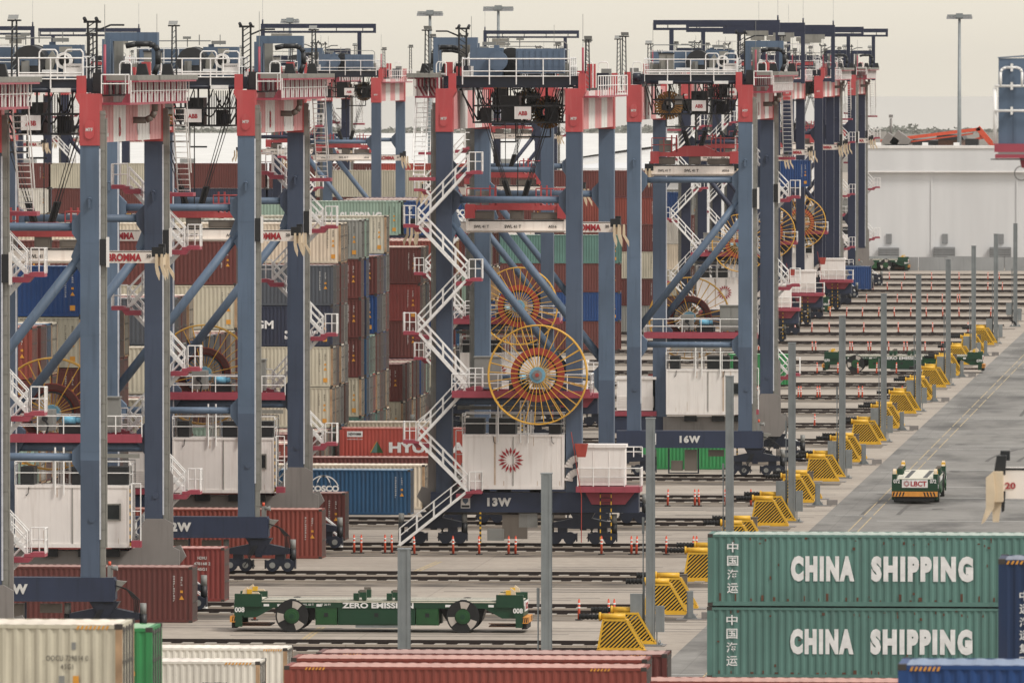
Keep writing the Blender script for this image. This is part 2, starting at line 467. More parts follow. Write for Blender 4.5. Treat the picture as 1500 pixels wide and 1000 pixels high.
# ------------------------------------------------------------------ distance: land, sea, treeline, warehouses
M['land'] = ground_mat('far_land', lin(120, 112, 102), lin(140, 132, 120), lin(90, 84, 76), 4000, 4000, 1)
sheet('terrain', -3000, 2500, 2600, 4250, -.01, 'land')
m, nt, b = base_mat('sea_water'); L = nt.links.new
b.inputs['Base Color'].default_value = lin(184, 180, 173); b.inputs['Roughness'].default_value = .7
nz = N(nt, 'ShaderNodeTexNoise'); nz.inputs['Scale'].default_value = .02; nz.inputs['Detail'].default_value = 6
tc = N(nt, 'ShaderNodeTexCoord'); mp = N(nt, 'ShaderNodeMapping'); mp.inputs['Scale'].default_value = (.3, 1, 1)
L(tc.outputs['Object'], mp.inputs[0]); L(mp.outputs[0], nz.inputs['Vector'])
bp = N(nt, 'ShaderNodeBump'); bp.inputs['Strength'].default_value = .5; bp.inputs['Distance'].default_value = 3; L(nz.outputs['Fac'], bp.inputs['Height']); L(bp.outputs[0], b.inputs['Normal'])
M['sea'] = m
sheet('sea', -6000, 4000, 4250, 8600, -.5, 'sea')
M['leaf'] = paint('hazed_foliage', (.21, .215, .19, 1), .9, .3, .3, (.13, .14, .12, 1), .1)  # foliage lightened: part of the distance haze is put into its colour
tr = MB()
rnd = random.Random(3)
for i in range(2600):
    x = rnd.uniform(-1250, 300); y = rnd.uniform(3950, 4200); h = rnd.uniform(.8, 2.3) * (1.2 if math.sin(x * .02) > .2 else .75); r = rnd.uniform(1.2, 3.2)
    for j in range(5):
        c = Vector((x + rnd.uniform(-r, r), y + rnd.uniform(-3, 3), h * rnd.uniform(.35, 1)))
        a = Vector((rnd.uniform(-1, 1), rnd.uniform(-.4, .4), rnd.uniform(-.5, .5))) * r * .5
        bq = Vector((rnd.uniform(-.4, .4), rnd.uniform(-.4, .4), 1)) * h * .22
        tr.quad(c - a - bq, c + a - bq * .6, c + a + bq * .8, c - a * .7 + bq)
tag(tr.build('far_treeline', M['leaf']), 'low grey-green line of far trees on the shore', 'treeline', kind='stuff')

def wall_mat(name, col, pitch_):
    m, nt, b = base_mat(name); L = nt.links.new
    tc = N(nt, 'ShaderNodeTexCoord')
    br = N(nt, 'ShaderNodeTexNoise'); br.inputs['Scale'].default_value = .05; br.inputs['Detail'].default_value = 7
    mp = N(nt, 'ShaderNodeMapping'); mp.inputs['Scale'].default_value = (6, 1, .8); L(tc.outputs['Object'], mp.inputs[0]); L(mp.outputs[0], br.inputs['Vector'])
    rp = N(nt, 'ShaderNodeValToRGB'); rp.color_ramp.elements[0].position = .25; rp.color_ramp.elements[1].position = .7
    rp.color_ramp.elements[0].color = [c * .86 for c in col[:3]] + [1]; rp.color_ramp.elements[1].color = col
    L(br.outputs['Fac'], rp.inputs[0]); L(rp.outputs[0], b.inputs['Base Color']); b.inputs['Roughness'].default_value = .6
    return m
M['wall'] = wall_mat('warehouse_cladding', lin(214, 214, 215), 1)
M['fascia'] = wall_mat('warehouse_fascia', lin(216, 216, 217), 1)
M['roofw'] = wall_mat('white_roof_membrane', lin(214, 212, 208), 1)
M['louvre'] = paint('grey_louvre', lin(140, 142, 144), .6, .1, .2)
M['barrier'] = paint('grey_barrier', lin(152, 154, 155), .7, .12, .35, lin(110, 110, 110), .3)

WY = 1392.0
x0, x1 = gx(1262, WY), gx(1640, WY)
wh = empty('warehouse', ((x0 + x1) / 2, WY, 0))
tag(wh, 'long pale grey warehouse with a plain fascia closing off the yard', 'warehouse')
hx = (x1 - x0) / 2
zt = gz(213.5, WY - .6); zb = gz(252.5, WY - .6)
mb = MB(); mb.box(-hx, hx, 0, 40, -.2, zb)
x = -hx + .5
while x < hx:                                   # standing seams of the cladding
    mb.box(x, x + .05, -.012, 0, 0, zb - .05); x += 1.25
for u in (1365, 1490):
    xx = gx(u, WY) - (x0 + x1) / 2
    mb.box(xx - .12, xx + .12, -.14, -.061, 0, zb - .06)
mb.build('wall', M['wall'], wh)
mb = MB(); mb.box(-hx - .4, hx + .4, -.6, 8, zb + .003, zt); mb.build('fascia', M['fascia'], wh)
mb = MB(); mb.box(-hx - .5, hx + .5, -.75, -.601, zt - .35, zt + .05); mb.box(-hx - .4, hx + .4, -.68, -.602, zb + .02, zb + .2); mb.build('roof_trim', M['white'], wh)
rp_ = MB()
for u in (1285, 1354, 1400):
    xx = gx(u, WY) - (x0 + x1) / 2
    rp_.box(xx - .4, xx + .4, 2, 3, zt, zt + .45)
rp_.build('roof_vent', M['white'], wh)
for u0, u1, v0, v1 in ((1287, 1317, 362, 379), (1368, 1399, 361, 378), (1450, 1481, 361, 378)):
    mb = MB(); a, c = gx(u0, WY) - (x0 + x1) / 2, gx(u1, WY) - (x0 + x1) / 2; z0, z1 = 0.5, gz(v0, WY)
    mb.box(a, c, -1.1, -.141, z0, z1)
    for i in range(7):
        zz = z0 + (z1 - z0) * (i + .5) / 7; mb.box(a - .05, c + .05, -1.2, -1.101, zz - .12, zz + .06)
    mb.build('louvre', M['louvre'], wh)
for u0 in (1298, 1380, 1462):
    mb = MB(); a = gx(u0, WY) - (x0 + x1) / 2; mb.box(a, a + .8, -.2, -.061, gz(356, WY), gz(342, WY)); mb.build('vent', M['louvre'], wh)

# lower white-roofed sheds beyond the stacks
def shed(u0, u1, y0, y1, z, label):
    a, c = gx(u0, y0), gx(u1, y0)
    s = empty('white_roofed_shed', ((a + c) / 2, y0, 0)); tag(s, label, 'shed')
    hw = (c - a) / 2
    mb = MB(); mb.box(-hw, hw, 0, y1 - y0, -.2, z - .5); mb.build('wall', M['wall'], s)
    mb = MB()
    n = 7; vs = []; fs = []
    for i in range(n + 1):
        t = i / n; zz = z - 1.2 + 1.2 * min(1, t * 3)
        vs += [(-hw - .5, -1 + (y1 - y0 + 2) * t, zz), (hw + .5, -1 + (y1 - y0 + 2) * t, zz)]
    for i in range(n): fs.append((2 * i, 2 * i + 1, 2 * i + 3, 2 * i + 2))
    mb.add(vs, fs); o = len(vs)
    mb.box(-hw - .5, hw + .5, -1, y1 - y0 + 1, z - 1.5, z - 1.2)
    mb.build('roof', M['roofw'], s)
    mb = MB(); x = -hw + 3
    while x < hw: mb.box(x, x + 2, (y1 - y0) * .1, (y1 - y0) * .1 + 2, z - 1.2, z + .6); x += 23
    mb.build('roof_vent', M['grey'], s)
shed(-1300, 700, 1340, 2000, 14.6, 'wide shed with a bright white roof seen between the left hand cranes')
shed(712, 1010, 1480, 1900, 13.6, 'white roofed shed with a grey vent band behind crane 13W')

# low concrete barrier along the foot of the warehouse
bx0, bx1 = gx(1262, 1372), gx(1640, 1372)
bar_ = empty('barrier_wall', ((bx0 + bx1) / 2, 1372, 0)); tag(bar_, 'low grey barrier wall running along the foot of the warehouse', 'barrier')
mb = MB(); x = bx0 - (bx0 + bx1) / 2
i = 0
while x < (bx1 - bx0) / 2:
    mb.box(x, x + 3.9, -.2, .2, 0, 1.9 + (.12 if i % 3 == 0 else 0)); x += 4.0; i += 1
mb.build('wall', M['barrier'], bar_)

# orange machine boom and dark yard beyond the warehouse roof
BY = 1700
ob = empty('material_handler', at(1375, 190, BY).xy.to_3d()); bx = ob.location.x
tag(ob, 'orange boom of a ship loading machine rising behind the warehouse roof', 'crane boom')
def bp_(u, v): p = at(u, v, BY); return (p.x - bx, 0, p.z)
mb = MB(); mb.beam(bp_(1290, 207), bp_(1436, 189), 1.0, .55); mb.beam(bp_(1432, 187), bp_(1456, 215), 1.0, .9)
mb.beam(bp_(1444, 200), bp_(1424, 206), .7, .4); mb.beam(bp_(1436, 189), bp_(1438, 204), .6, .3); mb.beam(bp_(1300, 212), bp_(1425, 196), .6, .25)
mb.build('boom', M['orange'], ob)
mb = MB(); mb.beam(bp_(1300, 214), bp_(1310, 200), 6, 2.5); mb.beam(bp_(1310, 200), bp_(1330, 214), 6, 2.5); mb.box(bp_(1295, 0)[0], bp_(1336, 0)[0], -3, 3, 0, gz(211, BY)); mb.build('hopper', M['conc'], ob)
mb = MB(); mb.box(bp_(1415, 0)[0], bp_(1434, 0)[0], -3, 3, 0, gz(203, BY)); mb.box(bp_(1440, 0)[0], bp_(1458, 0)[0], -2, 2, 0, gz(214, BY)); mb.build('tower', M['dark'], ob)
for (u0, u1, v, Y, mat, lab) in ((1374, 1408, 198, 1780, 'rust', 'maroon block of stacked cargo behind the warehouse roof'), (1330, 1374, 206, 1790, 'taupe', 'low dark conveyor housing left of the maroon block behind the roof')):
    o = empty('storage_hall', (gx((u0 + u1) / 2, Y), Y, 0)); hw = (gx(u1, Y) - gx(u0, Y)) / 2; tag(o, lab, 'hall')
    z = gz(v, Y); mb = MB(); mb.box(-hw, hw, 0, 20, 0, z - .8); mb.build('wall', M[mat], o)
    mb = MB(); mb.prism([(-hw - .5, z - .8), (hw + .5, z - .8), (hw, z), (-hw, z + .3)], -.5, 20.5); mb.build('roof', M['dark'], o)

# far chimney / control tower
ty_ = 3900; p = at(1305, 190, ty_)
o = empty('far_tower', (p.x, ty_, 0)); tag(o, 'slim grey tower standing alone on the far shore', 'tower')
zt = gz(168, ty_); mb = MB(); mb.bar((0, 0, 0), (0, 0, zt - 1.5), .55, 0, 12, .45); mb.build('shaft', M['conc'], o)
mb = MB(); mb.box(-.8, .8, -.8, .8, zt - 1.2, zt); mb.build('head', M['conc'], o)

# tall lighting masts
def mast(u, v, Y, wpx, n, label):
    base = gx(u, Y); z = gz(v, Y); s = F / Y
    o = empty('light_mast', (base, Y, 0)); tag(o, label, 'light mast', 'tall lighting masts on the skyline')
    mb = MB(); mb.bar((0, 0, 0), (0, 0, z), .42, 0, 10, .2); mb.build('pole', M['galv'], o)
    hw = wpx / s / 2
    mb = MB(); mb.box(-hw, hw, -.12, .12, z - .1, z + .12); mb.box(-.5, .5, -.5, .5, z - .35, z + .3)
    mb.box(-hw * .6, hw * .6, .8, 1, z - .1, z + .1); mb.box(-.1, .1, 0, 1, z - .1, z + .1); mb.build('crossbar', M['galv'], o)
    for i in range(n):
        xx = -hw + 2 * hw * (i + .5) / n
        mb = MB(); mb.add([(xx - .32, -.4, z - .55), (xx + .32, -.4, z - .55), (xx + .32, .3, z - .12), (xx - .32, .3, z - .12), (xx - .25, -.3, z - .3), (xx + .25, -.3, z - .3)],
                          [(0, 1, 2, 3), (0, 4, 5, 1), (3, 2, 5, 4), (0, 3, 4), (1, 5, 2)]); mb.build('floodlight', M['steel'], o)
mast(1405, 23, 1440, 36, 8, 'tall pale lighting mast standing behind the warehouse on the right')
mast(630, 18, 1400, 37, 8, 'lighting mast with a straight crossbar left of crane 13W')
mast(730, 11, 1420, 44, 8, 'tallest lighting mast rising behind the machinery of crane 13W')
mast(425, 29, 1460, 26, 6, 'smaller lighting mast behind the blue overhead beam near crane 12W')

# sea air: one even volume round camera, yard and sea
hz = MB(); hz.box(-7000, 5000, -60, 9200, -1.6, 42)
m = bpy.data.materials.new('sea_haze'); m.use_nodes = True; nt = m.node_tree
nt.nodes.remove(nt.nodes['Principled BSDF'])
pv = N(nt, 'ShaderNodeVolumePrincipled'); pv.inputs['Density'].default_value = HAZE; pv.inputs['Color'].default_value = (.93, .93, .92, 1)
nt.links.new(pv.outputs[0], nt.nodes['Material Output'].inputs['Volume'])
if HAZE > 0: tag(hz.build('haze', m), kind='stuff')

# ------------------------------------------------------------------ rail gantry crane
LX, LY = 3.9, 13.5       # leg centres
LW = .95                 # leg width

def sunburst(mb, cx, y, cz, r, m=0, n=16):
    for i in range(n):
        t = 2 * math.pi * i / n
        d = Vector((math.cos(t), 0, math.sin(t))); e = Vector((-math.sin(t), 0, math.cos(t)))
        c = Vector((cx, y, cz))
        a, b, q = c + d * r * .42, c + d * r * .68, c + d * r
        mb.quad(a, b - e * r * .10, q, b + e * r * .10, m)
        mb.quad(c + d * r * .36 - e * .012, c + d * r * .7 - e * .03, c + d * r * .7 + e * .03, c + d * r * .36 + e * .012, m)

def flight(mb, x0, z0, x1, z1, y0, y1):
    """open stair flight between two levels with handrails on both sides"""
    for y in (y0, y1):
        mb.beam((x0, y, z0), (x1, y, z1), .05, .16)
        mb.bar((x0, y, z0 + 1.0), (x1, y, z1 + 1.0), .03)
        mb.bar((x0, y, z0 + .55), (x1, y, z1 + .55), .028)
        for i in range(5):
            t = i / 4; p = Vector((x0, y, z0)).lerp(Vector((x1, y, z1)), t); mb.bar(p, p + Vector((0, 0, 1)), .03)
    n = int(abs(z1 - z0) / .24)
    for i in range(n + 1):
        t = i / n; x = x0 + (x1 - x0) * t; z = z0 + (z1 - z0) * t
        mb.box(x - .11, x + .11, y0, y1, z - .02, z + .015)

def make_crane(main, beam_top):
    root = empty('gantry_crane')
    # legs
    for sx in (-1, 1):
        for sy in (-1, 1):
            cx, cy = sx * LX, sy * LY
            mb = MB(); h = LW / 2
            mb.box(cx - h, cx + h, cy - .5, cy + .5, 9.15, 24.86); mb.box(cx - h, cx + h, cy - .5, cy + .5, 3.3, 9.149)
            # flared foot, plate seams, small door and bracket
            mb.box(cx - h - .012, cx + h + .012, cy - .512, cy + .512, 3.302, 3.5)
            for z in (9.6, 15.4, 20.0):
                mb.box(cx - h - .008, cx + h + .008, cy - .508, cy + .508, z, z + .05)
            mb.bar((cx, cy - .5, 22.2), (cx, cy - .62, 22.15), .12, 0, 8); mb.beam((cx, cy - .6, 21.75), (cx, cy - .6, 22.2), .12, .12)
            mb.bar((cx + .1, cy - .5, 6.2), (cx + .1, cy - .55, 6.2), .16, 0, 10)
            # knee gussets under the ties
            for z in (20.8, 9.3):
                s2 = -sx
                mb.prism([(cx + s2 * h, z - .95), (cx + s2 * (h + .45), z - .3), (cx + s2 * (h + .45), z + .3), (cx + s2 * h, z + .75)], cy - .3, cy + .3)
            lm = main if beam_top else (M['bluedark'] if (sx > 0 and sy > 0) else M['bluemid'] if sy > 0 else main)  # legs on the stair face get darker blues
            mb.m = [(1 if max(mb.v[i][2] for i in f) < 9.2 and lm is main else 0) for f in mb.f]  # below the seam: shade towards the ground put into the paint
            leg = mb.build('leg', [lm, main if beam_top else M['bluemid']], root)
            mb = MB(); mb.box(cx + h + .002, cx + h + .075, cy - .5, cy - .44, 5.2, 24.7); mb.build('conduit_and_lit_edge', M['pale'], leg)  # added pale strip standing in for the brightly lit leg side
            # red head with badge
            mb = MB()
            mb.box(cx - h - .03, cx + h + .03, cy - .55, cy + .55, 24.863, 26.9)
            mb.prism([(cx - h - .03, 26.9), (cx + h + .03, 26.9), (cx + h + .03, 27.45), (cx - h - .22, 27.45), (cx - h - .22, 27.25)], cy - .55, cy + .55)
            mb.box(cx - h - .2, cx - h + .22, cy - .3, cy + .3, 27.453, 28.35)
            hd = mb.build('leg_head', M['red'], leg)
            for s in (-1, 1):
                mb = MB(); n = 20
                pts = [(cx + .24 * math.cos(2 * math.pi * i / n), 25.65 + (.22 if math.sin(2 * math.pi * i / n) > 0 else -.22) + .24 * math.sin(2 * math.pi * i / n)) for i in range(n)]
                y = cy + s * .551
                mb.prism(pts, min(y, y + s * .05), max(y, y + s * .05)); mb.build('badge', M['red'], leg)
                t = link('badge_lettering', text_mesh('MTF', .36, .17, 'ltext', .03), leg, (cx, y + s * .056, 25.66))
                if s > 0: t.rotation_euler = (0, 0, math.pi)
            if sx > 0:
                mb = MB()
                mb.box(cx + h + .02, cx + h + .29, cy - .36, cy - .18, 2.6, 26.6); z = 3
                while z < 26.4:
                    mb.box(cx + h + .003, cx + h + .32, cy - .38, cy - .16, z, z + .06); z += .9
                mb.box(cx + h + .31, cx + h + .37, cy - .34, cy - .2, 4.8, 26.2)
                mb.box(cx + h + .03, cx + h + .36, cy - .52, cy - .385, 18.9, 20.2, 1); mb.box(cx + h + .361, cx + h + .5, cy - .54, cy - .4, 18.8, 20.3, 2)
                mb.build('cable_tray', [M['tray'], M['dark'], M['white']], leg)
    # girders with red and white bands
    for sx in (-1, 1):
        mb = MB(); cx = sx * LX; n = 5; L_ = 2 * (LY - .56)
        for i in range(n):
            y0 = -LY + .56 + L_ * i / n
            mb.box(cx - .44, cx + .44, y0, y0 + L_ / n, 25.0, 27.3, i % 2)
        for i in range(18):
            y0 = -LY + 1.2 + L_ * i / 18.5; mb.box(cx - .46, cx + .46, y0, y0 + .05, 25.0, 27.3, 1 - (int(i / 3.6) % 2) if False else (int((y0 + LY - .56) / (L_ / n)) % 2))
        mb.box(cx - .1, cx + .1, -LY + .6, LY - .6, 27.3, 27.45, 2)
        g = mb.build('girder', [M['pink'], M['white'], M['dark']], root)
        for i, ch in enumerate('LBCT'):
            y0 = -LY + .56 + L_ * (i + .5 + (.5 if i > 1 else 0)) / n
            t = link('lettering', text_mesh(ch, .8, .95, 'ltext' if (i % 2 == 0) else 'rtext', .03), g, (cx + .463, y0, 25.75)); t.rotation_euler = (0, 0, math.pi / 2)
    # sill beams
    mb = MB(); mb.box(-5.1, 5.1, -LY - .55, -LY + .45, 2.1, 3.297); mb.box(-5.1, 5.1, -LY - .565, -LY - .551, 2.1, 2.2); mb.box(5.1, 5.16, -LY - .5, -LY + .4, 2.2, 3.2)
    mb.build('sill_beam', M['sillblue'], root)
    mb = MB(); mb.box(-7.8, 4.7, LY - .45, LY + .55, 2.1, 3.297); mb.box(-7.8, 4.7, LY + .551, LY + .565, 3.2, 3.29); mb.build('sill_beam', M['sillblue'], root)
    mb = MB()
    mb.prism([(-3.6, 1.9), (4.9, 1.9), (5.3, 2.4), (5.3, 3.35), (4.95, 3.5), (4.95, 4.75), (4.5, 5.0), (3.5, 5.0), (3.2, 4.5), (3.2, 3.6), (2.6, 3.3), (-3.6, 3.3)], LY - .75, LY - .53)
    for x in (-1.6, .4, 1.7): mb.box(x - .45, x + .45, LY - 1.0, LY - .755, 3.0, 3.4, 1)
    mb.build('support_beam', [M['conc'], M['dark']], root)
    mb = MB(); mb.prism([(4.38, 2.4), (4.9, 2.2), (5.6, 3.0), (5.3, 3.6), (4.9, 3.5), (4.9, 7.3), (4.5, 7.9), (4.38, 7.9)], LY - .32, LY - .1); mb.build('cable_guide', M['conc'], root)
    # bogies
    for sy in (-1, 1):
        for bx in (-4.4, 4.6):
            mb = MB(); y = sy * LY
            mb.prism([(bx - .75, 2.08), (bx + .75, 2.08), (bx + .55, 1.75), (bx + 1.75, 1.5), (bx + 1.75, 1.2), (bx + .5, 1.12), (bx - .5, 1.12), (bx - 1.75, 1.2), (bx - 1.75, 1.5), (bx - .55, 1.75)], y - .42, y + .42)
            mb.prism([(bx - .62, 1.98), (bx + .62, 1.98), (bx + .2, 1.3), (bx + .2, 1.0), (bx - .2, 1.0), (bx - .2, 1.3)], y - .48, y - .43)
            mb.bar((bx, y - .56, 1.18), (bx, y - .43, 1.18), .16, 0, 10)
            for tx in (-1.2, 1.2):
                c = bx + tx
                mb.box(c - .82, c + .82, y - .34, y + .34, .5, .82); mb.box(c - .28, c + .28, y - .3, y + .3, .82, 1.25)
                mb.box(c - .88, c - .82, y - .28, y + .28, .35, .85); mb.box(c + .82, c + .88, y - .28, y + .28, .35, .85)
                mb.bar((c + .7 * (1 if tx > 0 else -1), y + .1, .75), (c + .7 * (1 if tx > 0 else -1), y + .1, 1.45), .19, 1, 10)
                mb.bar((c + .7 * (1 if tx > 0 else -1), y + .1, 1.45), (c + .7 * (1 if tx > 0 else -1), y + .1, 2.0), .17, 2, 10)
            for i in range(3):
                mb.path([(bx - .25 + i * .1, y - .5, 1.7), (bx - .6 + i * .1, y - .62, 1.1), (bx - .2 - i * .3, y - .6, .5)], .03, 1)
            bo = mb.build('bogie', [M['bogie'], M['dark'], M['grey']], root)
            for tx in (-1.2, 1.2):
                for wx in (-.43, .43):
                    c = bx + tx + wx; wb = MB()
                    wb.bar((c, y - .4, .555), (c, y - .361, .555), .17, 1, 14); wb.bar((c, y - .36, .555), (c, y + .36, .555), .36, 0, 18)
                    wb.build('wheel', [M['bogie'], M['grey']], bo)
    # hoses, beacon and horn on the sill end
    mb = MB()
    for i in range(4):
        mb.path([(5.15, -LY - .3 + i * .12, 2.9), (5.7 + i * .08, -LY - .35, 2.75 - i * .05), (6.1 + i * .09, -LY - .4, 2.2), (6.1 + i * .06, -LY - .3, 1.4)], .028, 0, 6)
    mb.prism([(5.2, 2.6), (5.7, 3.1), (5.2, 3.15)], -LY - .3, -LY + .1, 1)
    mb.box(4.75, 5.0, -LY - .3, -LY, 3.3, 3.9, 2); mb.bar((4.85, -LY - .2, 3.9), (4.85, -LY - .2, 4.1), .08, 3, 8); mb.bar((4.9, -LY - .25, 3.75), (5.25, -LY - .3, 3.78), .05, 2, 8, .15)
    mb.build('hose_bundle', [M['rubber'], M['tray'], M['grey'], M['orange']], root)
    # equipment hung under the sill
    mb = MB()
    mb.box(-.35, .5, -LY - .2, LY * 0 - LY + .5, .5, 1.95, 0); mb.box(-1.3, -.5, -LY - .1, -LY + .3, .5, 1.2, 0); mb.box(1.3, 2.4, -LY, -LY + .3, 1.5, 1.95, 0)
    for x in (-1.45, .62): mb.box(x - .05, x + .05, -LY - .25, -LY - .15, .3, 2.05, 1)
    mb.box(-1.45, .62, -LY - .25, -LY - .15, .3, .38, 1)
    mb.build('sensor_box', [M['taupe'], M['bogie']], root)
    mb = MB(); mb.box(-1.1, .4, LY + .2, LY + .4, .5, 1.95, 0)
    for x in (-2.0, 1.7): mb.box(x - .05, x + .05, LY + .58, LY + .68, .25, 2.1, 1)
    for x in (-2.0, 1.7):
        for i in range(6): mb.box(x - .055, x + .055, LY + .575, LY + .685, .35 + i * .3, .5 + i * .3, 2)
    mb.box(-1.7, -.6, LY + .1, LY + .4, 1.2, 2.05, 3); mb.box(.3, 1.3, LY + .1, LY + .5, .4, 1.1, 3)
    mb.build('sensor_box', [M['taupe'], M['yellow'], M['dark'], M['grey']], root)
    # tie pipes and braces on both faces
    for sy in (-1, 1):
        y = sy * LY
        for z, r in ((20.8, .21),) + (((9.3, .2),) if sy < 0 else ()):
            mb = MB(); mb.bar((-LX + LW / 2 + .2, y, z), (LX - LW / 2 - .2, y, z), r, 0, 16); mb.build('tie_pipe', main, root)
        mb = MB(); mb.bar((LX - .3, y, 19.6), (-LX + .3, y, 10.4), .25, 0, 16)
        mb.prism([(LX - LW / 2, 18.4), (LX - LW / 2, 20.6), (LX - LW / 2 - .5, 19.3)], y - .22, y + .22); mb.build('diagonal_brace', main, root)
    # reel platform on the far face
    mb = MB(); y0, y1 = LY + .56, LY + 1.95
    mb.box(-5.0, 3.3, y0, y1, 9.15, 9.3, 0); mb.box(-5.0, 3.3, y1, y1 + .05, 9.0, 9.42, 0); mb.box(-5.0, 3.3, LY - .75, LY - .55, 9.0, 9.45, 0)
    mb.box(-5.0, 3.3, LY - .549, y0, 9.2, 9.28, 0)
    pl = mb.build('platform', M['rose'], root)
    mb = MB(); mb.bar((-LX, LY, 8.75), (LX, LY, 8.75), .24, 0, 14); mb.build('tie_pipe', main, root)
    mb = MB(); railing(mb, [(-1.0 - 4.0, y1, 9.3), (3.3, y1, 9.3)]); railing(mb, [(-5.0, LY - .7, 9.3), (-5.0, y1, 9.3)]); railing(mb, [(-5.0, LY - .7, 9.3), (3.3, LY - .7, 9.3)]); mb.build('platform_railing', M['rail'], pl)
    mb = MB(); mb.box(-3.0, 3.2, LY - .9, LY - .76, 8.2, 8.42); mb.build('cable_tray', M['tray'], pl)
    mb = MB(); mb.box(.5, 2.1, LY - .5, LY + .2, 9.55, 11.35); mb.box(.53, 1.28, LY - .53, LY - .501, 9.65, 11.25); mb.box(1.32, 2.07, LY - .53, LY - .501, 9.65, 11.25); mb.box(.45, 2.15, LY - .6, LY + .25, 11.353, 11.42); mb.build('switch_cabinet', M['grey'], root)
    # cable reel
    rc = Vector((-1.9, LY + 2.55, 10.4)); RR = 2.95
    mb = MB()
    for dy in (-.28, .28):
        n = 48; pr = None
        for i in range(n + 1):
            t = 2 * math.pi * i / n; p = rc + Vector((RR * math.cos(t), dy, RR * math.sin(t)))
            if pr is not None: mb.bar(pr, p, .045, 0, 6, cap=False)
            pr = p
        for i in range(32 if dy > 0 else 6):
            t = 2 * math.pi * (i + .3) / (32 if dy > 0 else 8)
            mb.bar(rc + Vector((.45 * math.cos(t), dy * 1.15, .45 * math.sin(t))), rc + Vector((RR * math.cos(t), dy, RR * math.sin(t))), .026, 0, 6)
    re = mb.build('cable_reel', M['spoke'], root)
    mb = MB(); mb.ring(rc, 1.2, 1.62, .06, .14, 0, 40); mb.ring(rc, 1.3, 1.58, -.06, .058, 1, 40); mb.ring(rc, 1.1, 1.2, -.2, .05, 2, 40); mb.build('cable_coil', [M['ringred'], M['ringbrown'], M['dark']], re)
    mb = MB(); mb.bar(rc + Vector((0, -.4, 0)), rc + Vector((0, .4, 0)), .48, 0, 20); mb.bar(rc + Vector((0, .4, 0)), rc + Vector((0, .47, 0)), .3, 1, 16); mb.bar(rc + Vector((0, .47, 0)), rc + Vector((0, .56, 0)), .12, 2, 10); mb.build('hub', [M['hub'], M['steel'], M['ringred']], re)
    mb = MB(); mb.bar(rc + Vector((0, -1.3, 0)), rc + Vector((0, -.4, 0)), .16, 2, 10); mb.box(rc.x - .42, rc.x + .42, LY - .2, LY + 1.3, 9.6, 10.7, 0); mb.bar((rc.x, LY - .35, 10.25), (rc.x, LY - .2, 10.25), .16, 2, 10)
    mb.path([(rc.x, LY - .36, 10.2), (rc.x + .2, LY - .4, 9.9), (rc.x + .1, LY - .4, 9.4)], .05, 2)
    mb.bar((rc.x + .9, LY + .1, 10.15), (rc.x + 1.6, LY + .1, 10.15), .2, 1, 12); mb.bar((rc.x + 1.6, LY + .1, 10.15), (rc.x + 1.85, LY + .1, 10.15), .16, 1, 12); mb.box(rc.x + .7, rc.x + 1.9, LY, LY + .5, 9.3, 9.95, 2)
    mb.build('reel_drive', [M['grey'], M['motor'], M['dark']], root)
    mb = MB(); mb.path([rc + Vector((1.6, .1, -.4)), (rc.x - 2.0, LY + 2.6, 7.0), (rc.x - 2.6, LY + 2.4, 3.2), (rc.x - 2.6, LY + 2.4, .4)][1:], .025, 0)
    mb.prism([(rc.x - 3.0, 6.3), (rc.x - 2.2, 6.3), (rc.x - 2.35, 5.5), (rc.x - 2.85, 5.5)], LY + 2.2, LY + 2.6)
    mb.build('cable_guide', M['ringred'], root)
    # white electrical house
    hx0, hx1, hy0, hy1, hz0, hz1 = -3.35, 2.75, LY - 1.35, LY + .95, 3.5, 6.78
    mb = MB(); mb.box(hx0, hx1, hy0, hy1, hz0, hz1)
    x = hx0 + .1
    while x < hx1 - .1:
        for y, s in ((hy0, -1), (hy1, 1)):
            mb.box(x, x + .04, min(y, y + s * .006), max(y, y + s * .006), hz0 + .22, hz1 - .14)
        x += .3
    for z0, z1 in ((hz0, hz0 + .2), (hz1 - .14, hz1)):
        for y, s in ((hy0, -1), (hy1, 1)): mb.box(hx0, hx1, min(y, y + s * .04), max(y, y + s * .04), z0, z1)
    for x0 in (hx0, hx1 - .12): mb.box(x0, x0 + .12, hy1, hy1 + .035, hz0 + .2, hz1 - .14); mb.box(x0, x0 + .12, hy0 - .035, hy0, hz0 + .2, hz1 - .14)
    eh = mb.build('electrical_house', M['house'], root)
    mb = MB(); railing(mb, [(hx0, hy1, hz1), (hx1, hy1, hz1)], 1.25, 2.0); railing(mb, [(hx0, hy0, hz1), (hx1, hy0, hz1)], 1.25, 2.0); railing(mb, [(hx1, hy0, hz1), (hx1, hy1, hz1)]); railing(mb, [(hx0, hy0, hz1), (hx0, hy1, hz1)])
    for x in (-1.2, -.75, .6): mb.bar((x, hy0 - .1, hz1 - .5), (x, hy0 - .1, hz1 + 2), .05); mb.bar((x, hy1 + .1, hz1 - .5), (x, hy1 + .1, hz1 + 2), .05)
    mb.box(-1.25, -.7, hy1 + .06, hy1 + .14, hz1 + 1.95, hz1 + 2.05)
    mb.build('roof_railing', M['rail'], eh)
    for x0, x1 in ((-3.1, -2.4), (-.4, 1.2), (1.5, 2.6)):
        mb = MB(); mb.box(x0, x1, hy0 + .4, hy1 - .4, hz1, hz1 + .95); mb.box(x0 + .08, x1 - .08, hy0 + .37, hy0 + .399, hz1 + .15, hz1 + .85); mb.box(x0 + .08, x1 - .08, hy1 - .399, hy1 - .37, hz1 + .15, hz1 + .85); mb.build('cooling_unit', M['dark'], eh)
    mb = MB(); mb.box(1.55, 2.2, hy0 - .06, hy0 - .041, 5.0, 5.75); wn = mb.build('window', M['glass'], eh)
    mb = MB()
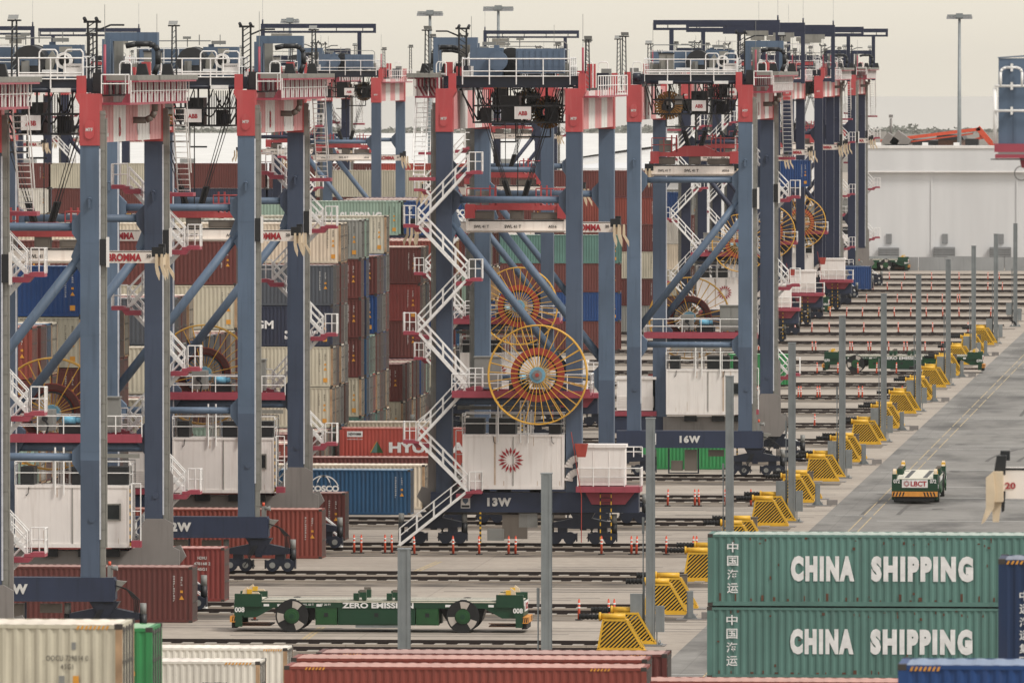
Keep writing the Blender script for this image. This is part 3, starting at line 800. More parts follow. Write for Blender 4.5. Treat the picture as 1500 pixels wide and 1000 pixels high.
    for a in ((1.48, 2.27, 4.93, 4.999), (1.48, 2.27, 5.751, 5.82), (1.48, 1.549, 4.93, 5.82), (2.201, 2.27, 4.93, 5.82)): mb.box(a[0], a[1], hy0 - .075, hy0 - .02, a[2], a[3])
    mb.build('window_frame', M['tray'], eh)
    mb = MB()
    sunburst(mb, -.15, hy1 + .048, 5.25, .78); mb.build('emblem', M['rtext'], eh)
    rw = random.Random(4)
    for s, yy in ((-1, hy0), (1, hy1)):
        mb = MB(); mb.box(-.32, -.28, *sorted((yy, yy + s * .045)), hz0 + .2, hz1 - .14); mb.build('panel_joint', M['tray'], eh)
        mb = MB()
        for i in range(6):
            x = rw.uniform(hx0 + .2, hx1 - .3); w_ = rw.uniform(.02, .05); top = rw.choice((hz1 - .15, hz0 + .9, hz0 + .5)); mb.box(x, x + w_, *sorted((yy + s * .007, yy + s * .009)), max(hz0 + .21, top - rw.uniform(.2, 1.3)), top)
        mb.box(.75, .86, *sorted((yy + s * .007, yy + s * .0095)), hz0 + .25, hz1 - .15)
        mb.build('rust_run', M['ruststain'], eh)
        mb = MB()
        for x in (-2.6, .9): mb.path([(x, yy + s * .06, hz1 - .1), (x - .04, yy + s * .07, hz1 - .45), (x - .16, yy + s * .07, hz1 - .55)], .02)
        mb.build('wiring', M['dark'], eh)
    # access platform beside the house
    mb = MB(); mb.box(2.9, 3.4, hy0 - .7, hy0 - .1, 3.55, 3.9, 0); ap = mb.build('house_landing', M['rose'], root)
    mb = MB(); railing(mb, [(2.9, hy0 - .68, 3.9), (3.4, hy0 - .68, 3.9)], 3.0, .5); mb.build('landing_cage', M['rail'], ap)
    mb = MB()
    for i in range(16): mb.box(2.78, 2.88, hy0 - .45, hy0 - .35, 3.6 + i * .2, 3.8 + i * .2, i % 2)
    mb.build('hazard_post', [M['yellow'], M['dark']], ap)
    # white transformer cabinet on its own red platform
    cx0, cx1, cy0, cy1 = -7.0, -4.2, LY - .5, LY + 1.1
    mb = MB(); mb.box(cx0, cx1, cy0, cy1, 3.75, 6.0); mb.box(cx0 - .08, cx1 + .08, cy0 - .08, cy1 + .08, 6.003, 6.2)
    for x in (-6.07, -5.13): mb.box(x, x + .03, cy1, cy1 + .02, 3.85, 5.95); mb.box(x, x + .03, cy0 - .02, cy0, 3.85, 5.95)
    for i in range(7): mb.box(-6.9, -4.3, cy1 + .002, cy1 + .03, 4.0 + i * .12, 4.05 + i * .12); mb.box(-6.9, -4.3, cy0 - .03, cy0 - .002, 4.0 + i * .12, 4.05 + i * .12)
    tcb = mb.build('transformer_cabinet', M['house'], root)
    for z in (5.0, 4.2):
        mb = MB()
        pts = [(cx1 + .005 + .6 * math.sin(R(a)), LY + .5, z + .35 - .55 * (1 - math.cos(R(a)))) for a in range(0, 100, 15)]
        for a_, b_ in zip(pts[:-1], pts[1:]): mb.beam(a_, b_, .5, .4)
        mb.build('air_duct', M['house'], tcb)
    mb = MB(); mb.box(-7.95, -4.1, LY - .6, LY + 1.5, 3.35, 3.7); mb.prism([(-7.6, 3.348), (-4.6, 3.348), (-5.0, 2.6), (-7.0, 2.6)], LY + .57, LY + .8); cp = mb.build('cabinet_platform', M['rose'], tcb)
    mb = MB(); railing(mb, [(-7.95, LY + 1.45, 3.7), (-4.2, LY + 1.45, 3.7)], 1.1, .9); railing(mb, [(-7.95, LY - .55, 3.7), (-7.95, LY + 1.45, 3.7)], 1.1, .9); railing(mb, [(-7.95, LY - .5, 5.4), (-6.9, LY - .5, 5.4)], .6, .5); mb.build('cabinet_railing', M['rail'], cp)
    mb = MB()
    for x in (-6.2, -5.55):
        for i in range(14): mb.beam((x, LY + 1.2, .5 + i * .21), (x, LY + 1.2, .71 + i * .21), .06, .06, i % 2)
    for i in range(10): mb.bar((-6.2, LY + 1.2, .7 + i * .29), (-5.55, LY + 1.2, .7 + i * .29), .025, 1)
    mb.build('ladder', [M['yellow'], M['dark']], tcb)
    # stairs on the outer face of the far right leg
    sx0 = LX; y0, y1 = LY + .75, LY + 1.5
    lev = [(.15, 2.6), (3.4, -1.5), (6.4, 1.5), (9.6, -1.5), (12.9, 1.5), (16.1, -1.5), (19.3, 1.5), (22.5, -1.5)]
    for i in range(len(lev) - 1):
        (za, xa), (zb, xb) = lev[i], lev[i + 1]
        mb = MB(); flight(mb, sx0 + xa * (1 if i else 1), za, sx0 + xb, zb, y0 + (.0 if i % 2 else .02), y1)
        mb.build('stair_flight', M['rail'], root)
        if i < len(lev) - 1:
            s = 1 if xb > 0 else -1
            xo = sx0 + xb + s * .85
            mb = MB()
            mb.prism([(sx0 + xb - s * .1, zb - .16), (xo, zb - .16), (xo, zb + .06), (sx0 + xb + s * .25, zb + .06), (sx0 + xb + s * .1, zb - .02), (sx0 + xb - s * .1, zb - .02)][::(1 if s > 0 else -1)], LY + .5, y1 + .06)
            mb.prism([(sx0 + xb - s * .7, zb - .42), (sx0 + xb + s * .1, zb - .42), (sx0 + xb + s * .3, zb - .17), (sx0 + xb - s * .7, zb - .17)][::(1 if s > 0 else -1)], LY + .5, y1 - .1)
            la = mb.build('stair_landing', M['rose'], root)
            mb = MB(); railing(mb, [(sx0 + xb + s * .1, y1, zb), (xo, y1, zb), (xo, LY + .6, zb)], 1.15, .42); mb.build('landing_railing', M['rail'], la)
    # steep ladder to the girder walkway
    mb = MB()
    for x in (5.05, 5.7): mb.beam((x, LY + .9, 22.2), (x, LY - 1.5, 26.6), .05, .09)
    for i in range(16): t = i / 15; mb.box(5.05, 5.7, LY + .9 - 2.4 * t - .1, LY + .9 - 2.4 * t + .1, 22.25 + 4.3 * t, 22.29 + 4.3 * t)
    for x in (5.0, 5.75): mb.bar((x, LY + .9, 23.2), (x, LY - 1.5, 27.6), .035)
    mb.build('ladder', M['rail'], root)
    mb = MB(); mb.box(4.4, 5.9, LY + .55, LY + 1.7, 21.95, 22.15); mb.build('ladder_landing', M['rose'], root)
    # walkway along the outside of the right hand girder
    mb = MB(); mb.box(4.36, 5.75, -LY + 1, LY - .6, 26.88, 27.0, 0)
    y = -LY + 1.2
    i = 0
    while y < LY - .6:
        mb.box(5.64, 5.74, y - .12, y + .12, 27.0, 28.1, i % 2); mb.prism([(5.3, 27.0), (5.63, 27.0), (5.63, 27.6)], y - .04, y + .04, i % 2); mb.box(4.4, 4.48, y - .1, y + .1, 27.4, 28.1, (i + 1) % 2); y += 1.3; i += 1
    mb.box(5.66, 5.74, -LY + 1, LY - .6, 27.45, 27.52, 0); mb.box(4.6, 6.2, -LY + 1, LY - .6, 28.02, 28.1, 0)
    wk = mb.build('walkway', [M['rose'], M['white']], root)
    mb = MB(); railing(mb, [(5.8, -LY + 1, 27.0), (5.8, LY - .6, 27.0)], 1.1, 1.3); railing(mb, [(4.5, -LY - .45, 27.45), (5.7, -LY - .45, 27.45), (5.7, -LY + 1, 27.45)], .95, 1.2); mb.build('walkway_railing', M['rail'], wk)
    mb = MB(); y = -LY + 1.0
    while y < LY + .6:
        mb.box(4.5, 6.15, y, y + .3, 28.11, 28.36, 0); y += .36
    ec = mb.build('energy_chain', M['tray'], root)
    pts2 = [(4.4, -3, 29.85), (4.9, -3, 29.95), (5.6, -3, 29.95), (5.9, -3, 29.85), (6.05, -3, 29.6), (6.05, -3, 28.9), (5.85, -3, 28.4)]
    mb = MB(); mb.path(pts2, .15, 0, 10); mb.build('hose_loop', M['dark'], ec)
    for x in (4.5, 5.3, 6.6):
        mb = MB(); mb.prism([(x - .32, 28.37), (x + .32, 28.37), (x + .18, 28.95), (x - .22, 28.95)], -3.6, -3.2); mb.build('hose_bracket', M['dark'], ec)
    mb = MB(); mb.path([(5.45, .6, 28.0), (5.45, .6, 26.5), (5.3, .6, 26.2), (5.0, .6, 26.05), (4.0, .6, 26.05)], .17, 0, 10); mb.build('hose_duct', M['taupe'], ec)
    mb = MB(); mb.path([(5.35, -.6, 28.1), (5.35, -.6, 26.9)], .24, 0, 8); mb.build('hose', M['dark'], ec)
    mb = MB()
    mb.box(3.2, 3.6, -3.2, -2.7, 27.46, 30.2, 0); mb.box(3.2, 5.9, -2.0, -1.2, 30.1, 30.55, 0); mb.box(5.6, 5.9, -2.0, -1.2, 28.4, 30.1, 0); mb.box(3.2, 3.6, -2.0, -1.2, 27.46, 30.1, 0); mb.box(3.75, 4.2, -2.6, -2.3, 27.46, 30.1, 1)
    mb.build('chain_frame', [main, M['tray']], root)
    # left girder clutter
    mb = MB(); mb.box(-5.3, -4.36, -LY + 1, LY - 1, 26.9, 27.0, 0)
    wl = mb.build('walkway', [M['rose']], root)
    mb = MB(); railing(mb, [(-5.25, -LY + 1, 27), (-5.25, LY - 1, 27)], 1.2, 2.0); mb.build('walkway_railing', M['rail'], wl)
    for (x, y, h) in ((-5.0, -LY + .2, 30.6), (5.0, LY - .4, 30.9), (-4.6, LY - 1, 30.3)):
        mb = MB()
        for a, b in ((-.14, -.14), (.14, -.14), (-.14, .14), (.14, .14)): mb.bar((x + a, y + b, 27.3), (x + a * .7, y + b * .7, h), .03, 0)
        z = 27.5
        while z < h: mb.bar((x - .12, y - .12, z), (x + .12, y - .12, z + .25), .02, 1); z += .3
        lt = mb.build('floodlight_post', [M['dark'], M['galv']], root)
        mb = MB(); mb.box(x - .3, x + .3, y - .2, y + .2, h, h + .08, 1); mb.add([(x - .28, y - .25, h + .1), (x + .2, y - .25, h + .1), (x + .2, y + .05, h + .3), (x - .28, y + .05, h + .3), (x - .2, y, h + .1), (x + .1, y, h + .1)], [(0, 1, 2, 3), (0, 4, 5, 1), (3, 2, 5, 4), (0, 3, 4), (1, 5, 2)], 0); mb.build('floodlight', [M['grey'], M['dark']], lt)
    for (x, y) in ((4.6, -LY + .1), (-4.4, LY - .1)):
        mb = MB(); mb.bar((x, y, 27.4), (x, y, 29.9), .07, 0, 8); mb.bar((x, y, 29.9), (x, y, 31.9), .015, 1); mb.build('antenna', [M['rose'], M['grey']], root)
    # trolley
    tmb = MB()
    for y in (-1.9, 1.9):
        tmb.box(-3.3, 3.3, y - .28, y + .28, 27.5, 27.95); tmb.box(-4.25, 4.25, y - .3, y + .3, 27.62, 28.14)
        tmb.bar((-3.0, y - .3, 27.62), (3.0, y - .3, 27.62), .13, 0, 10)
    tmb.box(-4.3, 4.3, -2.3, 2.3, 28.143, 28.2)
    for x in (-LX, LX): tmb.box(x - .3, x + .3, -2.6, 2.6, 27.46, 27.6); tmb.bar((x - .25, -2.75, 28.0), (x + .25, -2.75, 28.0), .3, 0, 12)
    tmb.box(-4.2, -3.4, -2.7, -2.3, 27.5, 28.2); tmb.box(3.4, 4.2, -2.7, -2.3, 27.5, 28.2)
    tr = tmb.build('trolley', [M['bogie']], root, (0, -8, 0))
    mb = MB()
    for y in (-2.36, 2.36):
        railing(mb, [(-3.4, y, 27.68), (3.1, y, 27.68)], 1.55, 1.62, .04); mb.bar((-3.4, y, 28.18), (3.1, y, 28.18), .035)
    for x in (.9, 2.2): mb.path([(x, -2.32, 28.2), (x, -2.32, 29.5), (x + .12, -2.32, 29.65), (x + .8, -2.32, 29.65), (x + .92, -2.32, 29.5), (x + .92, -2.32, 28.2)], .04)
    railing(mb, [(3.1, -2.3, 28.2), (3.1, 2.3, 28.2)], 1.1, 1.5); railing(mb, [(-3.4, -2.3, 28.2), (-3.4, 2.3, 28.2)], 1.1, 1.5)
    mb.box(-3.3, 3.0, -2.36, -2.33, 28.3, 28.42); mb.path([(-1.2, -2.0, 28.55), (-.2, -2.0, 28.55)], .09); mb.path([(1.0, -2.0, 28.55), (1.8, -2.0, 28.55)], .09)
    mb.build('railing', M['rail'], tr)
    mb = MB(); mb.bar((.3, -1.75, 29.05), (.3, .6, 29.05), .82, 0, 28); mb.box(-.15, .75, -1.8, -1.751, 28.85, 29.2, 1); mb.bar((.3, .6, 29.05), (.3, .7, 29.05), .86, 0, 28); mb.box(-.2, .8, -1.6, .4, 28.2, 28.5, 0); mb.build('hoist_drum', [M['drum'], M['blue']], tr)
    mb = MB(); mb.ring(Vector((2.05, -1.5, 29.1)), .28, .42, -.15, .25, 0, 24); mb.bar((2.05, -1.25, 29.1), (2.05, .2, 29.1), .3, 1, 14); mb.prism([(1.1, 29.1), (1.45, 29.6), (1.7, 29.25), (1.4, 28.4), (1.1, 28.4)], -1.6, -1.2, 2); mb.box(1.8, 2.4, -1.5, -1.0, 29.53, 29.8, 2); mb.build('hoist_motor', [M['white'], M['dark'], M['tray']], tr)
    mb = MB(); mb.box(.75, 2.7, .3, 1.7, 28.2, 29.9); mb.box(1.0, 1.3, .8, 1.1, 29.9, 30.05); mb.box(-3.0, -.1, 1.0, 2.1, 28.35, 29.85)
    for i in range(8): mb.box(-2.95 + i * .36, -2.75 + i * .36, 2.1, 2.14, 28.45, 29.75)
    mb.bar((1.0, 1.7, 29.1), (1.0, 2.1, 29.1), .6, 0, 18)
    mb.build('machinery_housing', [main], tr)
    mb = MB(); mb.box(2.1, 3.05, -2.22, -1.9, 28.3, 28.95, 0); link('cabinet_lettering', text_mesh('MACHINERY', .8, .08, 'dtext'), tr, (2.58, -2.226, 28.8)); mb.build('white_cabinet', [M['white']], tr)
    mb = MB(); mb.box(-2.4, -1.4, -1.9, -1.3, 28.35, 29.6, 0); mb.box(-1.92, -1.88, -1.92, -1.9, 28.5, 29.5, 1); mb.box(-2.45, -1.35, -1.95, -1.25, 29.603, 29.7, 1); mb.build('control_cabinet', [M['tray'], M['dark']], tr)
    for x in (-1.9, 2.0):
        mb = MB(); mb.box(x - .5, x + .5, -2.55, -2.2, 27.5, 27.72); mb.box(x - .42, x + .42, -2.56, -2.551, 27.52, 27.68); mb.build('work_light', M['lamp'], tr)
    mb = MB()
    for a in ((-2.9, -1.7, 27.5, 25.4), (-1.7, -1.7, 27.5, 25.4), (1.3, -1.7, 27.5, 25.4), (2.5, -1.7, 27.5, 25.5), (-2.9, 1.7, 27.5, 25.4), (2.5, 1.7, 27.5, 25.4), (-.3, -1.7, 27.5, 25.4), (.7, -1.7, 27.5, 25.4)):
        mb.beam((a[0], a[1], a[2]), (a[0], a[1], a[3]), .1, .1)
    for z in (25.4, 26.4):
        mb.beam((-2.9, -1.7, z), (2.5, -1.7, z), .1, .1); mb.beam((-2.9, 1.7, z), (2.5, 1.7, z), .1, .1); mb.beam((-2.9, -1.7, z), (-2.9, 1.7, z), .1, .1); mb.beam((2.5, -1.7, z), (2.5, 1.7, z), .1, .1)
    mb.box(-2.9, 2.5, -1.7, 1.7, 25.36, 25.42); mb.box(-2.5, -1.7, -.9, .3, 25.42, 26.6); mb.box(-.2, .9, -.9, .9, 25.42, 27.0); mb.box(1.5, 2.1, .2, 1.2, 25.42, 26.3)
    mb.beam((2.5, -1.6, 25.5), (3.6, -1.6, 27.4), .1, .1); mb.beam((-2.9, -1.6, 25.5), (-3.4, -1.6, 27.4), .09, .09); mb.path([(.2, -1.7, 25.4), (.2, -1.7, 24.2), (1.2, -1.7, 24.2)], .05); mb.path([(-1.9, -1.7, 25.4), (-1.9, -1.7, 24.5), (.2, -1.7, 24.5)], .05)
    for i in range(9): mb.bar((1.35 + i * .13, -1.72, 25.42), (1.35 + i * .13, -1.72, 27.4), .025)
    cg = mb.build('control_cage', [M['dark']], tr)
    for s in (-1, 1):
        xo = .4 if s < 0 else -.5
        mb = MB(); mb.box(xo - .5, xo + .5, min(s * 1.76, s * 1.84), max(s * 1.76, s * 1.84), 25.6, 26.35); mb.build('panel', M['grey'] if False else M['white'], tr)
        t = link('panel_lettering', text_mesh('ABB', .55, .26, 'rtext', .04), tr, (xo, s * 1.845, 25.95))
        if s > 0: t.rotation_euler = (0, 0, math.pi)
    mb = MB(); c = Vector((-1.75, 1.95 - 3.3, 26.0))
    mb.ring(c, .3, .42, -.3, .3, 1, 20)
    for i in range(26):
        t = 2 * math.pi * i / 26; d = Vector((math.cos(t), 0, math.sin(t))); e = Vector((-math.sin(t), 0, math.cos(t)))
        for dy in (-.25, .25):
            o_ = c + Vector((0, dy, 0)); mb.quad(o_ + d * .35 - e * .03, o_ + d * 1.0 - e * .085, o_ + d * 1.0 + e * .085, o_ + d * .35 + e * .03, 0)
            mb.quad(o_ + d * .35 + e * .03 + Vector((0, .03, 0)), o_ + d * 1.0 + e * .085 + Vector((0, .03, 0)), o_ + d * 1.0 - e * .085 + Vector((0, .03, 0)), o_ + d * .35 - e * .03 + Vector((0, .03, 0)), 0)
    mb.ring(c, .42, .8, -.1, .1, 1, 24)
    mb.bar(c + Vector((0, .3, 0)), c + Vector((0, 1.2, 0)), .12, 1, 8); mb.beam(c + Vector((0, .9, 0)), c + Vector((0, .9, 1.6)), .12, .12, 1)
    mb.build('cable_drum', [M['ochre'], M['dark']], tr)
    mb = MB()
    for x in (3.05, 3.5):
        mb.beam((x, .2, 28.2), (x, .2, 31.0), .1, .1)
    z = 28.5
    while z < 30.9: mb.beam((3.05, .2, z), (3.5, .2, z + .3), .05, .05); z += .33
    mb.box(2.85, 3.7, 0, .4, 31.0, 31.12); mb.path([(3.5, .2, 30.6), (4.2, .2, 30.9), (4.9, .2, 30.9)], .05)
    for x in (2.95, 3.55): mb.bar((x, .1, 31.1), (x - .05, -.1, 31.25), .09, 0, 8)
    mb.build('lattice_post', [M['dark']], tr)
    mb = MB(); mb.path([(-3.2, 2.0, 28.2), (-3.2, 2.0, 30.1), (-3.0, 2.0, 30.25), (1.0, 2.0, 30.25)], .035); mb.bar((-.3, 1.6, 29.9), (-.3, 1.6, 30.5), .03); mb.box(-.55, -.1, 1.5, 1.7, 30.35, 30.5); mb.bar((.4, 1.5, 30), (.4, 1.5, 30.6), .03); mb.bar((1.6, 1.5, 30), (1.6, 1.5, 30.6), .025); mb.box(1.2, 2.0, .6, .9, 30.05, 30.25); mb.build('roof_fitting', M['grey'], tr)
    rq = random.Random(21)
    for i in range(13):
        mb = MB(); x = rq.uniform(-3.1, 2.9); y = rq.choice((-1.9, -1.4, -.9, 1.9)); w_, h_ = rq.uniform(.18, .5), rq.uniform(.25, .95)
        mb.box(x - w_ / 2, x + w_ / 2, y - .18, y + .18, 28.2, 28.2 + h_); mb.box(x - w_ / 2 + .03, x + w_ / 2 - .03, y - .2, y - .181, 28.25, 28.15 + h_); mb.build('equipment_box', M[rq.choice(['grey', 'dark', 'white', 'tray', 'bogie', 'dark'])], tr)
    for i in range(8):
        mb = MB(); x = rq.uniform(-2.8, 2.2); d = rq.uniform(.4, 1.3); z0 = rq.uniform(26.7, 27.4); y = rq.uniform(-1.9, 1.5); s_ = rq.uniform(.5, 1.6)
        mb.path([(x + d * t / 6, y, z0 - s_ * math.sin(math.pi * t / 6)) for t in range(7)], .045); mb.build('festoon_cable', M['dark'], tr)
    for i in range(7):
        mb = MB(); x = -2.8 + i * .85 + rq.uniform(-.2, .2); x2 = x + rq.choice((-.8, .8)); y = rq.choice((-1.72, 1.6))
        mb.beam((x, y, 25.4), (x2, y, 27.5), .06, .06); mb.build('cage_strut', M[rq.choice(['dark', 'bogie', 'dark'])], tr)
    for i in range(5):
        mb = MB(); x = rq.uniform(-2.6, 2.3); z = rq.uniform(25.5, 26.8); w_ = rq.uniform(.25, .6); h_ = rq.uniform(.3, .7); mb.box(x, x + w_, -1.6, -1.3, z, z + h_); mb.box(x + .04, x + w_ - .04, -1.63, -1.601, z + .05, z + h_ - .05); mb.build('equipment_box', M[rq.choice(['grey', 'tray', 'dark', 'bogie'])], tr)
    mb = MB(); railing(mb, [(-3.2, 0.2, 28.2), (.2, .2, 28.2)], 1.6, .9, .03); mb.build('railing', M['rail'], tr)
    for i in range(9):
        mb = MB(); y = -LY + 1.2 + i * 2.9; x = rq.choice((-4.4, -3.9, 3.5, 4.1)); h_ = rq.uniform(.3, 1.5); w_ = rq.uniform(.2, .4)
        mb.box(x - w_, x + w_, y, y + .6, 27.46, 27.6 + h_); mb.box(x - w_ + .04, x + w_ - .04, y - .03, y - .001, 27.55, 27.5 + h_); mb.build('equipment_box', M[rq.choice(['grey', 'dark', 'tray', 'bogie', 'red'])], root)
    for i in range(4):
        y = -LY + 3 + i * 6.5; x = 4.2 if i % 2 else -4.2
        mb = MB(); mb.path([(x, y, 27.46), (x, y, 28.9), (x + .1, y, 29.05), (x + .5, y, 29.05), (x + .6, y, 28.9), (x + .6, y, 27.46)], .035); mb.bar((x, y, 28.3), (x + .6, y, 28.3), .03); mb.build('ladder_hoop', M['rail'], root)
    # overhead service beam on the newer cranes
    if beam_top:
        y = LY + .2
        mb = MB(); mb.box(-5.8, 7.3, y - .2, y + .2, 32.9, 33.4); mb.box(-5.35, 7.0, y - .14, y + .14, 32.35, 32.6); mb.box(-5.8, -5.35, y - .2, y + .2, 32.35, 32.9); mb.box(7.0, 7.3, y - .2, y + .2, 32.35, 32.9)
        for i in range(4): mb.bar((-3.2 + i * 3, y, 32.6), (-3.2 + i * 3, y, 32.9), .05)
        sb = mb.build('service_beam', main, root)
        mb = MB(); mb.box(-5.8, -5.36, y - .21, y + .21, 26.7, 32.349); mb.box(-5.359, -4.4, y - .15, y + .15, 26.8, 27.2); mb.build('service_beam_post', main, root)
        mb = MB(); mb.box(5.2, 5.64, y - .21, y + .21, 26.7, 32.349); mb.box(4.4, 5.199, y - .15, y + .15, 26.8, 27.2); mb.build('service_beam_post', main, root)
        mb = MB(); mb.bar((-5.6, y, 33.4), (-5.6, y, 33.9), .09, 0, 8); mb.bar((-5.6, y, 33.9), (-5.6, y, 36.5), .012); mb.build('antenna', main, sb)
        mb = MB(); mb.box(-4.6, -2.3, y - .35, y + .35, 31.75, 32.3); mb.box(-4.2, -2.8, y - .4, y + .4, 31.3, 31.75)
        mb.build('chain_hoist', [M['tray']], sb)
        mb = MB(); mb.box(-3.2, .8, y - .8, y - .76, 28.7, 29.1, 0)
        for i in range(8): mb.prism([(-3.2 + i * .5, 28.7), (-2.95 + i * .5, 28.7), (-2.75 + i * .5, 29.1), (-3.0 + i * .5, 29.1)], y - .83, y - .801, 1)
        mb.build('hazard_board', [M['red'], M['yellow']], root)
        mb = MB(); railing(mb, [(-3.2, y - .9, 29.2), (.8, y - .9, 29.2)], 2.0, .8); mb.build('service_cage', M['rail'], root)
    return root

# spreader, headblock and hoist ropes: hangs from the crane, a thing of its own
def make_spreader(ft40):
    s = empty('container_spreader')
    z = 18.75
    mb = MB(); mb.box(-3.0, 3.0, -.55, .55, z, z + .76); mb.box(-3.0, 3.0, -.9, .9, z + .1, z + .16); mb.box(-3.05, -2.9, -.6, .6, z - .05, z + .8); mb.box(2.9, 3.05, -.6, .6, z - .05, z + .8); mb.box(-3, 3, -.57, -.551, z + .68, z + .76, 1); mb.build('main_beam', [M['spreader'], M['dark']], s)
    link('lettering', text_mesh('SWL 41 T', 1.0, .2, 'dtext', .02), s, (-.2, -.575, z + .36)); link('lettering', text_mesh('AS16', .5, .17, 'dtext', .02), s, (2.2, -.575, z + .36))
    link('lettering', text_mesh('SWL 41 T', .9, .17, 'dtext', .02), s, (-2.1, -.575, z + .36))
    e = 6.05 if ft40 else 3.15
    for sx in (-1, 1):
        if ft40:
            mb = MB(); mb.box(min(sx * 3.053, sx * e), max(sx * 3.053, sx * e), -.45, .45, z + .02, z + .64); mb.box(min(sx * 3.053, sx * e), max(sx * 3.053, sx * e), -.47, -.451, z + .60, z + .64, 1); mb.build('telescopic_arm', [M['spreader'], M['dark']], s)
            link('lettering', text_mesh('BROMMA', 1.75, .4, 'rtext', .045), s, (sx * 4.25, -.475, z + .31))
            link('lettering', text_mesh('20', .24, .17, 'dtext', .03), s, (sx * 5.5, -.475, z + .38))
        mb = MB(); mb.box(sx * e - .12, sx * e + .12, -1.22, 1.22, z - .1, z + .5); mb.box(sx * e - .3, sx * e + .3, -1.3, -1.0, z + .35, z + .85, 1); mb.box(sx * e - .05, sx * e + .28, -.5, -.2, z + .45, z + 1.0, 1); mb.build('end_beam', [M['cream'], M['dark']], s)
        for i, (dx, yy, t) in enumerate(((-.05, -1.3, .12), (.22, -1.28, .2), (.5, -.9, .34), (.1, 1.3, .1))):
            mb = MB(); x = sx * (e + dx); tl = sx * t
            mb.prism([(x - .06, z + .5), (x + .06, z + .5), (x + .08, z - .15), (x + tl * .6 + .1, z - .5), (x + tl * .8 + .04, z - .85), (x + tl * .6 - .09, z - .5), (x - .08, z - .15)], yy - .06, yy + .06); mb.build('flipper', M['cream'], s)
    hz = 20.1
    mb = MB(); mb.box(-3.1, 3.1, -.5, .5, hz, hz + .3); mb.prism([(-1.7, hz + .3), (1.7, hz + .3), (.7, hz + .75), (-.7, hz + .75)], -.5, .5)
    for x in (-2.8, 2.8): mb.box(x - .3, x + .3, -.7, .7, hz - .5, hz + .35)
    for x in (-1.6, 1.5): mb.box(x - .05, x + .05, -.5, -.4, hz + .3, hz + 1.5); mb.box(x + .3, x + .4, -.5, -.4, hz + .3, hz + 1.5)
    railing(mb, [(-3.0, -.5, hz + .3), (-1.3, -.5, hz + .3)], 1.0, .8, .035); railing(mb, [(1.2, -.5, hz + .3), (3.0, -.5, hz + .3)], 1.0, .8, .035)
    mb.build('head_block', [M['red']], s)
    for a in ((-2.6, -1.4, z + 1.3), (.9, 2.6, z + 1.2), (-.4, .4, hz - .003)):
        mb = MB(); mb.box(a[0], a[1], -.4, .4, z + .78, a[2]); mb.box(a[0] + .1, a[1] - .1, -.43, -.401, z + .85, a[2] - .1); mb.build('power_unit', M['taupe'], s)
    mb = MB(); mb.box(-2.5, -1.6, -.3, .2, hz + .32, hz + 1.15); mb.build('cable_basket', M['tray'], s)
    for x, y in ((-1, -1), (1, -1), (-1, 1), (1, 1)):
        mb = MB()
        for d in (0, .16):
            a = Vector((x * (2.4 + d), y * 1.2, 27.6)); b = Vector((x * (.35 + d), y * .3, hz + .7)); c = a.lerp(b, .84)
            mb.bar(a, c, .022); mb.bar(c, b, .075)
        mb.build('hoist_rope', M['dark'], s)
    mb = MB(); mb.bar((.05, 0, hz + .6), (.05, 0, 27.4), .03); mb.build('power_cable', M['dark'], s)
    return s

protoA = make_crane(M['blue'], False)
protoB = make_crane(M['navy'], True)
sp40 = make_spreader(True); sp20 = make_spreader(False)
used = set()

def crane(proto, k, u_right, rot, number, label, trolley=-8.0, spread=40, splabel=None, d_off=0.0, sp_dy=0):
    """near right leg's outer edge at picture column u_right"""
    yk = YK(k) + d_off
    c = copy_tree(proto)
    xr = gx(u_right, yk)
    cx = xr - LX - LW / 2; cy = yk + LY
    c.location = (cx, cy, 0); c.rotation_euler = (0, 0, math.pi if rot else 0)
    tag(c, label, 'gantry crane', 'rail mounted gantry cranes over the container blocks')
    for ch in c.children:
        if ch.name.split('.')[0] == 'trolley':
            ch.location = (0, -trolley if rot else trolley, 0)
            if rot:                      # same reading direction for the machinery on a turned crane
                pass
    s0 = -1 if rot else 1
    if number:
        me = text_mesh(number, 1.45, .52, 'ltext', .06, 1.2)
        t = link('crane_number', me, c, (s0 * (.05 if not rot else -.57), s0 * (-LY - .585), 2.72))
        t.rotation_euler = (0, 0, math.pi if rot else 0)
        mb = MB(); mb.box(-.28, .28, -.012, .0, -.38, .4, 0); mb.prism([(-.16, .2), (-.16, .02), (0, -.14), (.16, .02), (.16, .2)], -.02, -.013, 1); mb.box(-.24, .24, -.019, -.0125, -.33, -.2, 2)
        t = mb.build('shield_sign', [M['wtext'], M['blue'], M['dark']], c, (s0 * (-2.6), s0 * (-LY - .57), 2.72)); t.rotation_euler = (0, 0, math.pi if rot else 0)
    if spread:
        p = sp40 if spread == 40 else sp20
        if p.name in used: s = copy_tree(p)
        else: s = p; used.add(p.name)
        s.location = (cx, cy + trolley + sp_dy, 0 if spread == 40 else 2.3)
        if spread != 40:
            for ch in s.children:
                pass
        tag(s, splabel or ('white telescopic container spreader hanging inside ' + label), 'spreader', 'container spreaders hanging from the cranes')
    return c

